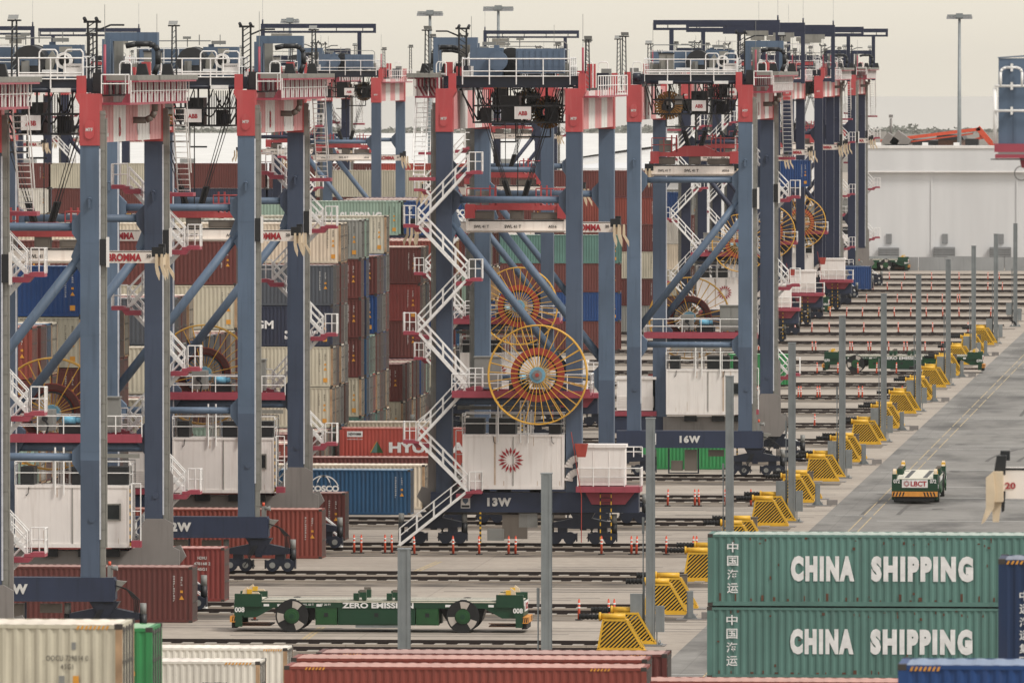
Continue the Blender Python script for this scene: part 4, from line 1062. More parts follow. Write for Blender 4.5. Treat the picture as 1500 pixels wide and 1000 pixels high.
# label, kind, block, picture column of the near right leg's right edge, turned?
crane(protoA, 10, 147, 0, '10W', 'faded blue gantry crane 10W at the far left of the yard', -8, 40, 'white spreader lettered BROMMA hanging inside crane 10W at far left', sp_dy=6)
crane(protoA, 12, 374, 0, '12W', 'faded blue gantry crane second from the left, only W showing on its sill', -8, 40, 'white spreader lettered BROMMA hanging inside the second crane from the left', sp_dy=2)
crane(protoA, 13, 853, 1, '13W', 'faded blue gantry crane 13W with zigzag stairs and big yellow reel in front', -8, 40, 'white spreader hanging in crane 13W behind its horizontal tie pipe')
c16 = crane(protoA, 16, 1102, 0, '16W', 'faded blue gantry crane 16W standing furthest right of the near cranes', -8, 20, 'retracted white spreader hanging high inside crane 16W')
crane(protoA, 18, 811, 1, '', 'blue gantry crane directly behind 13W with a second yellow reel', -6, 40, 'white spreader hanging in the crane directly behind 13W')
crane(protoA, 26, 558, 1, '', 'slim blue gantry crane with a red head left of the 13W stairs', -6, 40, 'white spreader hanging in the slim crane left of the 13W stairs')
crane(protoA, 8, -118, 0, '', 'gantry crane mostly out of frame at the left edge, only its stairs showing', -20, 0)
for (k, u, rot, lab) in ((28, 478, 0, 'navy gantry crane under the long overhead beam right of crane 12W'), (35, 794, 0, 'distant navy gantry crane whose overhead beam shows above crane 13W'),
                         (33, 190, 1, 'distant navy gantry crane whose overhead beam shows above crane 10W'), (31, 34, 1, 'distant navy gantry crane at the left edge of the skyline'),
                         (26, 1122, 1, 'navy gantry crane right behind 16W with the topmost overhead beam'), (28, 1160, 1, 'navy gantry crane second in the far right row'),
                         (30, 1205, 1, 'navy gantry crane third in the far right row, with a full yellow reel'), (31, 1214, 0, 'navy gantry crane fourth in the far right row'),
                         (33, 1253, 0, 'farthest right navy gantry crane, last in the row before the warehouse')):
    cc = crane(protoB, k, u, rot, '', lab, -6, 40, 'small white spreader hanging in the ' + lab.split(',')[0].replace('navy gantry ', ''))

def remove_tree(o):
    for ch in list(o.children): remove_tree(ch)
    bpy.data.objects.remove(o)
remove_tree(protoA); remove_tree(protoB)

# ------------------------------------------------------------------ shipping containers
CC = {'maroon': (118, 54, 48), 'redbrown': (152, 64, 50), 'brown': (104, 66, 54), 'beige': (190, 182, 160), 'cream': (216, 200, 176), 'grey': (142, 142, 136),
      'navy': (44, 52, 80), 'slate': (80, 86, 96), 'cosco': (28, 86, 132), 'blue': (16, 70, 140), 'teal': (90, 134, 124), 'green': (44, 148, 78),
      'pale green': (150, 176, 158), 'orange-red': (200, 76, 62), 'white': (214, 208, 196), 'rust-red': (150, 58, 52), 'deepblue': (20, 52, 98)}
for k_, c in CC.items():
    M['c_' + k_] = paint('container_' + k_.replace(' ', '_').replace('-', '_') + '_paint', lin(*c), .55, .13, .32, (.085, .05, .034, 1) if k_ in ('beige', 'cream', 'white', 'pale green', 'grey') else (.05, .035, .03, 1), .45, .08, .6 if k_ in ('beige', 'cream', 'white', 'grey', 'maroon') else .3)
for k_, c in CC.items():
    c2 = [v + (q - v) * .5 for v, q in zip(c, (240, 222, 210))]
    M['r_' + k_] = paint('pale_roof_' + k_.replace(' ', '_').replace('-', '_'), lin(*c2), .65, .14, .3, (.16, .12, .10, 1), .6, .05, .3)  # roof colour: side colour mixed halfway to a pale tone
M['c_teal'] = paint('weathered_teal_paint', lin(90, 134, 124), .6, .16, .55, (.075, .12, .11, 1), .4, .06, .5)
M['rustpost'] = paint('rusted_corner_paint', lin(176, 140, 104), .75, .3, .5, lin(110, 62, 38), 1.6, 0, .9)
M['casting'] = plain('corner_casting_steel', lin(74, 66, 60), .7)

_body = {}; _door = {}
def corr(n, a, b, d):
    """trapezoid wave along [a, b]: list of (t, depth)"""
    out = []; p = (b - a) / n
    for i in range(n):
        s = a + i * p
        out += [(s, 0), (s + p * .26, 0), (s + p * .5, d), (s + p * .76, d)]
    out.append((b, 0)); return out

def body_mesh(Lc, Hc, col, rusty):
    key = (Lc, Hc, col, rusty)
    if key in _body: return _body[key]
    mb = MB(); hx = Lc / 2; W = 1.219
    pw = .16
    # corner posts and rails
    for sx in (-1, 1):
        for sy in (-1, 1):
            x0, x1 = sorted((sx * (hx - pw), sx * hx)); y0, y1 = sorted((sy * (W - .12), sy * W))
            mb.box(x0, x1, y0, y1, .13, Hc - .13, 2 if rusty and sx > 0 else 0)
            for z0 in (0, Hc - .128):
                x2, x3 = sorted((sx * (hx - .18), sx * (hx + .006))); y2, y3 = sorted((sy * (W - .16), sy * (W + .006)))
                mb.box(x2, x3, y2, y3, z0, z0 + .128, 1)
    for sy in (-1, 1):
        y0, y1 = sorted((sy * (W - .07), sy * (W - .003)))
        mb.box(-hx + .18, hx - .18, y0, y1, .02, .17, 0); mb.box(-hx + .18, hx - .18, y0, y1, Hc - .11, Hc - .02, 0)
        n = int(Lc / .275); pts = corr(n, -hx + pw, hx - pw, .036)
        yo = sy * (W - .012)
        vs = []
        for t, d in pts: vs += [(t, yo - sy * d, .165), (t, yo - sy * d, Hc - .105)]
        fs = []
        for i in range(len(pts) - 1):
            q = (2 * i, 2 * i + 2, 2 * i + 3, 2 * i + 1); fs.append(q if sy < 0 else q[::-1])
        mb.add(vs, fs, 0)
        # forklift style dark gaps under the floor rail
    # roof: bowed panels
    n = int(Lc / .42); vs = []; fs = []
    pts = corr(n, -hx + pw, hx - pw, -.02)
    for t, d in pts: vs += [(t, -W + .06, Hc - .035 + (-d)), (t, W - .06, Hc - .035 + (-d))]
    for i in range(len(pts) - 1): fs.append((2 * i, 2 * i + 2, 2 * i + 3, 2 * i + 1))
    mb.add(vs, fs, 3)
    mb.box(-hx + .0, -hx + pw, -W + .17, W - .17, Hc - .12, Hc - .012, 0); mb.box(hx - pw, hx - .02, -W + .17, W - .17, Hc - .14, Hc - .012, 0)
    # blind end
    pts = corr(8, -W + .12, W - .12, .04); vs = []; fs = []
    for t, d in pts: vs += [(-hx + .02 + d, t, .15), (-hx + .02 + d, t, Hc - .12)]
    for i in range(len(pts) - 1): fs.append((2 * i, 2 * i + 1, 2 * i + 3, 2 * i + 2))
    mb.add(vs, fs, 0); mb.box(-hx + .003, -hx + .1, -W + .17, W - .17, .02, .15, 0)
    # floor and door sill
    mb.box(-hx + .1, hx - .1, -W + .08, W - .08, .1, .14, 1); mb.box(hx - .12, hx - .003, -W + .17, W - .17, .02, .15, 2 if rusty else 0)
    me = bpy.data.meshes.new('container_body'); me.from_pydata(mb.v, [], mb.f)
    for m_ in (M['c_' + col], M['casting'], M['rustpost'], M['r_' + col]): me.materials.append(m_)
    me.polygons.foreach_set('material_index', mb.m); me.update(); _body[key] = me
    return me

def door_mesh(Hc, col):
    key = (Hc, col)
    if key in _door: return _door[key]
    out = []
    for s in (-1, 1):
        mb = MB(); W = 1.219
        y0, y1 = sorted((s * .012, s * (W - .125)))
        mb.box(-.07, -.03, y0, y1, .16, Hc - .15, 0)
        for i in range(5):
            z = .3 + (Hc - .6) * i / 5; mb.box(-.03, -.018, y0 + .06, y1 - .06, z, z + (Hc - .6) / 5 * .55, 0)
        mb.box(-.03, -.02, y0, y0 + .03, .16, Hc - .15, 1); mb.box(-.03, -.02, y1 - .03, y1, .16, Hc - .15, 1)
        for i in range(4): z = .35 + (Hc - .8) * i / 3; ye = s * (W - .15); mb.box(-.028, -.002, min(ye, ye - s * .14), max(ye, ye - s * .14), z, z + .08, 0)
        dm = bpy.data.meshes.new('door'); dm.from_pydata(mb.v, [], mb.f); dm.materials.append(M['c_' + col]); dm.materials.append(M['rubber']); dm.polygons.foreach_set('material_index', mb.m); dm.update()
        mb = MB()
        for yy in (.28, .82):
            mb.bar((.004, s * yy, .08), (.004, s * yy, Hc - .08), .022, 0, 6)
            for z in (.1, Hc - .2, Hc * .35, Hc * .66): mb.box(-.02, .03, s * yy - .05, s * yy + .05, z, z + .09, 0)
            mb.box(.0, .04, s * yy - .02, s * yy + .3 if s > 0 else s * yy + .02, 1.0, 1.05, 0)
        rm = bpy.data.meshes.new('lock_rod'); rm.from_pydata(mb.v, [], mb.f); rm.materials.append(M['rod']); rm.update()
        out.append((dm, rm))
    _door[key] = out
    return out

HC, SD = 2.896, 2.591
L40, L20 = 12.192, 6.058
rc_ = random.Random(11)
CNT = []
KEEP = None
CID = [0]
mark_col = {}
def vstrip(col):
    """vertical number column, small symbols and yellow labels near the door end"""
    if col in mark_col: return mark_col[col]
    light = col in ('beige', 'cream', 'white', 'grey', 'pale green')
    mk = 'dtext' if light else 'ltext'
    mb = MB()
    r = random.Random(col)
    for xx, z0, n in ((-.95, 1.2, 11), (-.55, 1.75, 4)):
        for i in range(n):
            z = 2.35 - i * .125 if n > 5 else 2.3 - i * .125
            wv = .08
            mb.box(xx - wv / 2, xx - wv / 2 + .022, -.004, 0, z, z + .085, 0)
            if r.random() > .3: mb.box(xx - wv / 2, xx + wv / 2, -.004, 0, z + .065, z + .085, 0)
            if r.random() > .3: mb.box(xx + wv / 2 - .022, xx + wv / 2, -.004, 0, z, z + .064, 0)
            if r.random() > .5: mb.box(xx - wv / 2, xx + wv / 2, -.0045, 0, z + .03, z + .05, 0)
    mb.prism([(-.68, 1.2), (-.42, 1.2), (-.55, 1.42)], -.004, 0, 1)
    mb.box(-.62, -.48, -.004, 0, 1.55, 1.68, 1)
    mb.box(-.7, -.4, -.004, 0, .35, .65, 1) if r.random() > .4 else None
    me = bpy.data.meshes.new('marking'); me.from_pydata(mb.v, [], mb.f); me.materials.append(M[mk]); me.materials.append(M['yorange']); me.polygons.foreach_set('material_index', mb.m); me.update()
    mark_col[col] = me
    return me

def container(xr, yf, z, col, Lc=L40, Hc=HC, label=None, group=None, rusty=None, doors=True, marks=True):
    """xr: x of the door end (right), yf: y of the side facing the camera"""
    if rusty is None: rusty = col in ('beige', 'cream', 'white')
    CID[0] += 1
    if DROP and CID[0] in DROP and group: return None
    o = link('shipping_container', body_mesh(Lc, Hc, col, rusty), None, (xr - Lc / 2, yf + 1.219, z))
    o['cid'] = CID[0]
    tag(o, label, 'shipping container', group)
    if doors:
        for dm, rm in door_mesh(Hc, col):
            d = link('door', dm, o, (Lc / 2, 0, 0)); link('lock_rod', rm, d)
    if marks: link('marking', vstrip(col), o, (Lc / 2, -1.2095, Hc - HC))
    return o

def ctext(o, s, w, h, x, z, mat='wtext', bold=.03, **kw):
    """lettering on the camera-facing side; x from the centre"""
    return link('lettering', text_mesh(s, w, h, mat, bold, **kw), o, (x, -1.211, z))

# boxes that nothing of the view shows (buried inside the stacks) are left out
DROP = {51, 52, 57, 62, 63, 65, 66, 68, 69, 71, 72, 73, 75, 76, 80, 81, 85, 86, 90, 95, 99, 103, 107, 108, 111, 112, 115, 116, 121, 122, 123, 124, 125, 127, 128, 129, 130, 131, 229, 230, 231, 232, 233, 234, 235, 236, 237, 238, 239, 240, 242, 247, 252, 253, 257, 262, 263, 264, 268, 269, 270, 271, 272, 273, 274, 275, 276, 277, 278, 280, 281, 282, 283, 284, 286, 287, 288, 289, 290, 292, 294, 295, 298, 304, 312, 314, 321, 322, 323, 324, 325, 326, 327, 328, 329, 331, 332, 333, 334, 342, 343, 344, 345, 348, 349, 362, 363, 364, 366, 367, 370, 371, 374, 375, 378, 382, 383, 384, 385, 386, 387, 388, 389, 390, 391, 393, 394, 395, 396, 397, 398, 399, 400, 401, 402, 403, 404, 405}

# --- stacks inside the blocks (door ends line up at x = -70)
ORD = ['ground', 'second', 'third', 'fourth', 'fifth', 'top sixth']
ROWN = ['front', 'second', 'third', 'fourth', 'fifth', 'sixth', 'seventh', 'rear']
PAL = ['maroon'] * 8 + ['redbrown'] * 4 + ['beige'] * 6 + ['grey'] * 4 + ['brown'] * 4 + ['cream'] * 2 + ['navy'] * 2 + ['blue'] * 2 + ['cosco'] * 2 + ['teal'] * 2 + ['slate'] * 3 + ['pale green'] * 2 + ['white'] * 1 + ['orange-red'] * 1
BLK = {11: ('behind crane 10W', [0, 0, 0, 0, 5, 5, 5, 5]), 12: ('inside crane 12W', [6, 5, 5, 5, 5, 5, 5, 5]), 13: ('just beyond crane 12W', [3, 3, 3, 4, 5, 5, 5, 5]),
       14: ('left of the 12W reel', [4, 4, 4, 4, 4, 6, 6, 5]), 15: ('in front of the slate container', [0, 0, 0, 0, 0, 1, 1, 1]), 16: ('headed by the slate container', [1, 1, 1, 1, 5, 5, 6, 6]),
       17: ('right of the slate stack', [6, 6, 3, 3, 5, 5, 5, 6]), 18: ('beside the 13W stairs', [2, 2, 2, 2, 2, 5, 5, 5]), 19: ('behind the 13W stairs', [4, 4, 4, 5, 5, 5, 5, 5]),
       20: ('under the blue COSCO box', [6, 6, 6, 6, 6, 6, 6, 6])}
SPEC = {(11, 6): [None, None, 'maroon', 'beige', 'cosco'], (11, 7): [None, 'brown', 'beige', 'maroon', 'beige'], (12, 0): ['maroon', 'brown', 'grey', 'maroon', 'beige', 'blue'],
        (14, 5): ['beige', 'maroon', 'maroon', 'maroon', 'beige', 'maroon'], (16, 4): ['teal', 'beige', 'beige', 'navy', 'slate'],
        (16, 6): [None, None, None, None, 'maroon', 'cream'], (16, 7): [None, None, None, None, None, 'cream'], (17, 1): [None] * 5 + ['pale green'], (17, 4): [None, 'beige', 'maroon', 'blue', 'maroon'],
        (17, 7): [None] * 5 + ['beige'], (18, 5): ['beige', 'blue', 'maroon', 'rust-red', 'maroon'], (20, 0): ['maroon', 'beige', 'green', 'teal', 'navy', 'blue']}
for k, (where, hts) in BLK.items():
    for r, n in enumerate(hts):
        z = 0.0
        hh = HC
        sp = SPEC.get((k, r), [None] * n)
        jx = rc_.uniform(-.06, .06)
        for t in range(n):
            c = (sp[t] if t < len(sp) else None) or rc_.choice(PAL)
            if k == 18 and r < 5: c = 'maroon' if (r + t) % 3 else 'beige'
            h_ = hh
            lab = '%s container, %s tier, %s row, stack %s' % (c.replace('-', ' '), ORD[t], ROWN[r], where)
            o = container(-70 + jx + rc_.uniform(-.05, .05), YK(k) + 2.0 + r * 2.9, z, c, L20 if (k, r, t) == (20, 0, 5) else L40, h_, lab, 'containers stacked in the blocks between the cranes', doors=k < 19)
            z += h_ + .012
            if o is None: continue
            if (k, r, t) == (16, 4, 3):
                ctext(o, 'CMA CGM', 4.2, .6, -.25, 1.55); ctext(o, 'ecocontainer', 2.5, .3, 3.9, 1.05); ctext(o, 'bamboo', 1.5, .26, 3.4, .65)
            if (k, r, t) == (20, 0, 5):
                ctext(o, 'COSCO\nSHIPPING', 2.4, 1.2, 1.5, 1.6, bold=.04)
                for i, ch in enumerate('中远海运'): ctext(o, ch, .3, .32, -2.5, 2.3 - i * .45, bold=.01)
# second bays that show further left
for (k, r, ts, cols, lab) in ((17, 7, (5,), ('beige',), 'container on top of the wall behind the slate stack'), (16, 6, (5,), ('cream',), 'container on top behind the 12W leg'),
                              (20, 0, (4, 5), ('maroon', 'pale green'), 'container high in the far stack left of the blue COSCO box'), (14, 5, (4, 5), ('cream', 'maroon'), 'container seen between the legs of crane 12W')):
    for t, c in zip(ts, cols):
        o = container(-76.3 if c == 'pale green' else -82.7, YK(k) + 2.0 + r * 2.9, t * (HC + .012), c, L40, HC, c + ' ' + lab, 'containers stacked in the blocks between the cranes', doors=False)
        if c == 'pale green' and o is not None: ctext(o, 'CHINA  SHIPPING', 6.6, .95, 1.2, 1.5)

# --- far stacks
rf = random.Random(5)
FC = {26: [(0, (4, 5, 6), ['redbrown', 'maroon', 'blue', 'maroon', 'teal', 'maroon', 'maroon'])], 28: []}
def far_bay(k, bay, row, cols, where, hh=HC):
    z = 0
    for t, c in enumerate(cols):
        if c is None and t == 4: CID[0] += 1
        if c:
            o = container(-70 - bay * 12.6 + rf.uniform(-.1, .1), YK(k) + 2 + row * 2.9, z, c, L40, hh, '%s container %s' % (c.replace('-', ' '), where % ORD[min(t, 5)]), 'containers stacked in the far blocks', doors=False, rusty=False)
            if c == 'pale green' and o is not None: ctext(o, 'CHINA SHIPPING', 7.6, 1.2, 1.0, 1.5)
        z += hh + .012
far_bay(25, 0, 2, ['maroon', 'blue', 'maroon', 'teal', None], 'in the %s tier seen between crane 13W and 16W')
far_bay(25, 1, 2, ['maroon', 'blue', 'maroon', 'teal', None], 'in the %s tier seen through the right legs of 13W')
far_bay(25, 2, 2, ['maroon', 'beige', 'maroon', 'teal', None], 'in the %s tier seen behind the upper reel of 13W')
far_bay(25, 3, 2, ['maroon', 'cream', 'redbrown', 'maroon', None], 'in the %s tier seen through the middle of 13W')
far_bay(27, 0, 1, ['grey', 'maroon', 'beige', 'maroon', 'redbrown', 'maroon'], 'in the %s tier rising beyond the teal boxes at 16W')
far_bay(27, 1, 1, ['maroon', 'maroon', 'maroon', 'beige', 'maroon', 'maroon'], 'in the %s tier rising beyond the teal boxes behind 13W')
far_bay(27, 2, 1, [None, None, 'maroon', 'beige', 'maroon', 'beige'], 'in the %s tier far behind the spreader of 13W')
far_bay(28, 0, 5, ['brown', 'beige', 'cream', 'white', 'blue'], 'in the %s tier framed by the legs of 16W')
far_bay(29, 0, 2, ['maroon', 'brown', 'beige', 'maroon', 'grey'], 'in the %s tier right behind the blue box inside 16W')
names = ['left of the 13W stairs', 'behind the slim crane', 'under the overhead beam', 'right of crane 12W', 'just behind crane 12W', 'between 10W and 12W', 'behind the right 10W leg']
cs = [['maroon', 'navy', 'cream', 'orange-red'], ['pale green', 'beige', 'navy', 'maroon'], ['blue', 'pale green', 'navy', 'maroon'], ['maroon', 'blue', 'maroon', 'beige'], ['maroon', 'cream', 'white', 'maroon'], ['maroon', 'redbrown', 'cream', 'maroon'], ['blue', 'maroon', 'beige', 'maroon']]
for i in range(7):
    far_bay(29, i + 2, 3, [None, None] + cs[i], 'in the %s tier far away ' + names[i])
for i in range(8):
    far_bay(23, i + 2, 3, [None, None, None, rf.choice(['maroon', 'beige', 'cream']), rf.choice(PAL)], 'in the %%s tier, middle distance, %s' % ['behind 13W', 'at the 13W stairs', 'left of the stairs', 'by the slim crane', 'by crane 12W', 'right of 10W', 'behind the 10W leg', 'left of 10W'][i])

# --- containers set down in the transfer lanes (door end about 58 m left of the camera line)
def lane(u_right, Y, col, label, Hc=HC, Lc=L40, z=0, **kw):
    return container(gx(u_right, Y), Y, z, col, Lc, Hc, label, None, **kw)
lane(281, 506, 'maroon', 'maroon container on the ground beside the sill of crane 10W')
o = lane(328, 526, 'rust-red', 'bright rust red container end behind the maroon one beside 10W', marks=False)
for i, s in enumerate(('HDMU', '478168 2', '45G1')): ctext(o, s, .5 if i == 0 else .9 if i == 1 else .5, .16, 4.9, 2.35 - i * .3, 'ltext', .02)
lane(471, 572, 'redbrown', 'red brown container on the ground behind the bogie of the second crane')
lane(505, 594, 'maroon', 'dark maroon container end half hidden behind the red brown one')
o = lane(601, 628, 'cosco', 'blue container lettered COSCO SHIPPING on the ground left of 13W')
ctext(o, 'COSCO', 2.0, .4, .5, 1.68, bold=.05); ctext(o, 'SHIPPING', 1.9, .24, .5, 1.28, bold=.04)
mb = MB()
for (rx, rz, n) in ((1.0, 1.0, 36), (.5, 1.0, 30)):
    for i in range(n):
        t0, t1 = 2 * math.pi * i / n, 2 * math.pi * (i + 1) / n
        if abs(math.sin((t0 + t1) / 2)) > .42:
            mb.beam((rx * math.cos(t0), 0, rz * math.sin(t0)), (rx * math.cos(t1), 0, rz * math.sin(t1)), .008, .075)
mb.build('emblem', M['wtext'], o, (.5, -1.211, 1.5))
lane(622, 636, 'cream', 'cream container with a rusty door end behind the blue COSCO SHIPPING one', marks=False)
lane(638, 648, 'maroon', 'maroon container between the cream one and the orange HYUNDAI one', marks=False)
o = lane(746, 700, 'orange-red', 'orange red container lettered HYUNDAI left of crane 13W', marks=False)
ctext(o, 'HYUNDAI', 5.7, .76, .3, 1.5, bold=.05)
mb = MB(); mb.prism([(-.9, -.75), (.0, -.75), (.0, .75)], -.004, 0, 1); mb.prism([(.02, -.75), (.9, -.75), (.02, .75)], -.004, 0, 0); mb.prism([(-1.05, -.75), (-.92, -.75), (-.03, .75), (-.12, .75)], -.005, 0, 2); t = mb.build('emblem', [M['agvlite'], M['c_teal'], M['yorange']], o, (-3.4, -1.211, 1.53)); t.scale = (.5, 1, .55)
mb = MB(); mb.box(-.56, .56, -.003, 0, -.2, .2); mb.build('label_plate', M['wtext'], o, (-5.0, -1.211, 2.45))
link('lettering', text_mesh('NEWHMM', .9, .2, 'dtext', .03), o, (-5.0, -1.2175, 2.45)); ctext(o, 'www.hmm21.com', 1.1, .1, -5.0, 2.1, 'wtext', .01)
lane(640, 712, 'cream', 'cream container roof just behind the orange HYUNDAI one', marks=False)
lane(1064, 700, 'green', 'bright green container beyond the sill of crane 16W', Lc=L20, Hc=SD, marks=False)
o = lane(1164, 880, 'green', 'small bright green container end behind the right leg of 16W', Lc=L20, marks=False)
lane(1276, 1232, 'blue', 'blue container held low under the farthest right crane', z=.6, marks=False)
lane(1187, 1060, 'blue', 'blue container carried high between the far right cranes', z=15.6, Lc=L20)

# --- foreground stack tops
def fg(u, v, Y, col, label, Hc=HC, left=False, **kw):
    z = gz(v, Y); x = gx(u, Y)
    return container(x + (L40 if left else 0), Y, z - Hc, col, L40, Hc, label, None, **kw)
o = fg(178, 917, 232, 'beige', 'dirty beige container in the near left corner with black numbers and rusty post', marks=False)
ctext(o, 'OOCU 729814 0', 1.0, .13, 4.78, 2.08, 'ntext', .0, spacing=1.15); ctext(o, '45G1', .3, .12, 4.78, 1.88, 'ntext', .0, spacing=1.2)
mb = MB(); mb.box(-.07, .07, -.003, 0, -.1, .1, 1); mb.box(.27, .41, -.003, 0, -.1, .1, 0); mb.box(.24, .34, -.003, 0, .72, .9, 1); mb.build('marking', [M['yorange'], M['grey']], o, (4.65, -1.211, 1.56))
def hazard(o, x, z, w, n=8):
    mb = MB()
    for i in range(n):
        a = x + w * i / n; mb.prism([(a, z), (a + w / n * .5, z), (a + w / n * .9, z + .09), (a + w / n * .4, z + .09)], -1.2215, -1.2165, i % 1)
    mb.build('hazard_stripe', [M['yorange']], o)
hazard(o, 5.0, HC - .13, .8)
fg(222, 922, 272, 'green', 'bright green container end right of the near beige one')
o = fg(420, 951, 405, 'white', 'rusty white container behind the lower OOLU one at bottom left', marks=False)
ctext(o, 'GESU 410828 0', 1.1, .14, 3.7, 2.3, 'dtext', .02); hazard(o, 5.1, HC - .13, .8)
o = fg(380, 971, 385, 'white', 'off white container with hazard stripe at the bottom left edge', marks=False)
ctext(o, 'OOLU 623764 0', 1.0, .14, 4.3, 2.0, 'dtext', .02); ctext(o, '45R1', .35, .13, 4.3, 1.8, 'dtext', .02); hazard(o, 4.7, HC - .13, 1.1)
o = fg(977, 957, 339, 'maroon', 'maroon container with yellow hazard dashes at the bottom, farther of the two', marks=False); hazard(o, 4.8, HC - .13, .7, 6); hazard(o, -5.2, HC - .13, .7, 6)
o = fg(947, 977, 328, 'redbrown', 'red brown container along the bottom edge, nearest of the pair', marks=False); hazard(o, 4.2, HC - .13, .7, 6); hazard(o, -5.4, HC - .13, .7, 6)
o = fg(948, 965, 334, 'redbrown', 'pale red brown container roof between the two at the bottom', marks=False)
rp2 = paint('repainted_teal', lin(78, 126, 112), .55, .12, .3, (.04, .05, .045, 1), .4, 0, .2)
def shipping(u, v, Y, lab):
    o = fg(u, v, Y, 'teal', lab, SD, left=True, marks=False)
    ctext(o, 'CHINA', 2.28, .92, -1.97, 1.36, bold=.075, spacing=1.28); ctext(o, 'SHIPPING', 3.66, .92, 1.6, 1.36, bold=.075, spacing=1.28)
    for i, ch in enumerate('中国海运'):
        ctext(o, ch, .4, .36, -5.2, 2.12 - i * .49, bold=.012)
    r = random.Random(v); mb = MB()
    for i in range(24):
        x = -5.6 + i * .48 + r.uniform(-.15, .15); mb.box(x, x + r.uniform(.03, .13), -1.2112, -1.2085, .19, .2 + r.uniform(.03, .3) * (1 if v < 800 else .5))
    for i in range(34):
        x = r.uniform(-5.9, 5.9); z = r.choice((r.uniform(.3, 2.2), r.uniform(2.2, 2.45))); mb.box(x, x + r.uniform(.02, .1), -1.2106, -1.2085, z, z + r.uniform(.02, .12))
    mb.build('rust_run', M['rust'], o)
    return o
shipping(1037, 781, 352, 'upper teal CHINA SHIPPING container of the pair at right')
shipping(1036, 887.5, 352, 'lower teal CHINA SHIPPING container of the pair at right')
fg(1330, 996, 330, 'redbrown', 'pale red container roof just below the lower CHINA SHIPPING box', marks=False)
o = fg(1463, 816, 246, 'deepblue', 'dark blue container standing high at the right edge', left=True, marks=False)
for i, ch in enumerate('中远海运集团'): ctext(o, ch, .25, .24, -5.44, 1.98 - i * .33, bold=.008)
hazard(o, -5.9, HC - .13, .9)
o = fg(1316, 970, 205, 'blue', 'bright blue container in the bottom right corner with hazard stripe', left=True, marks=False); hazard(o, -5.85, HC - .14, .65, 7)

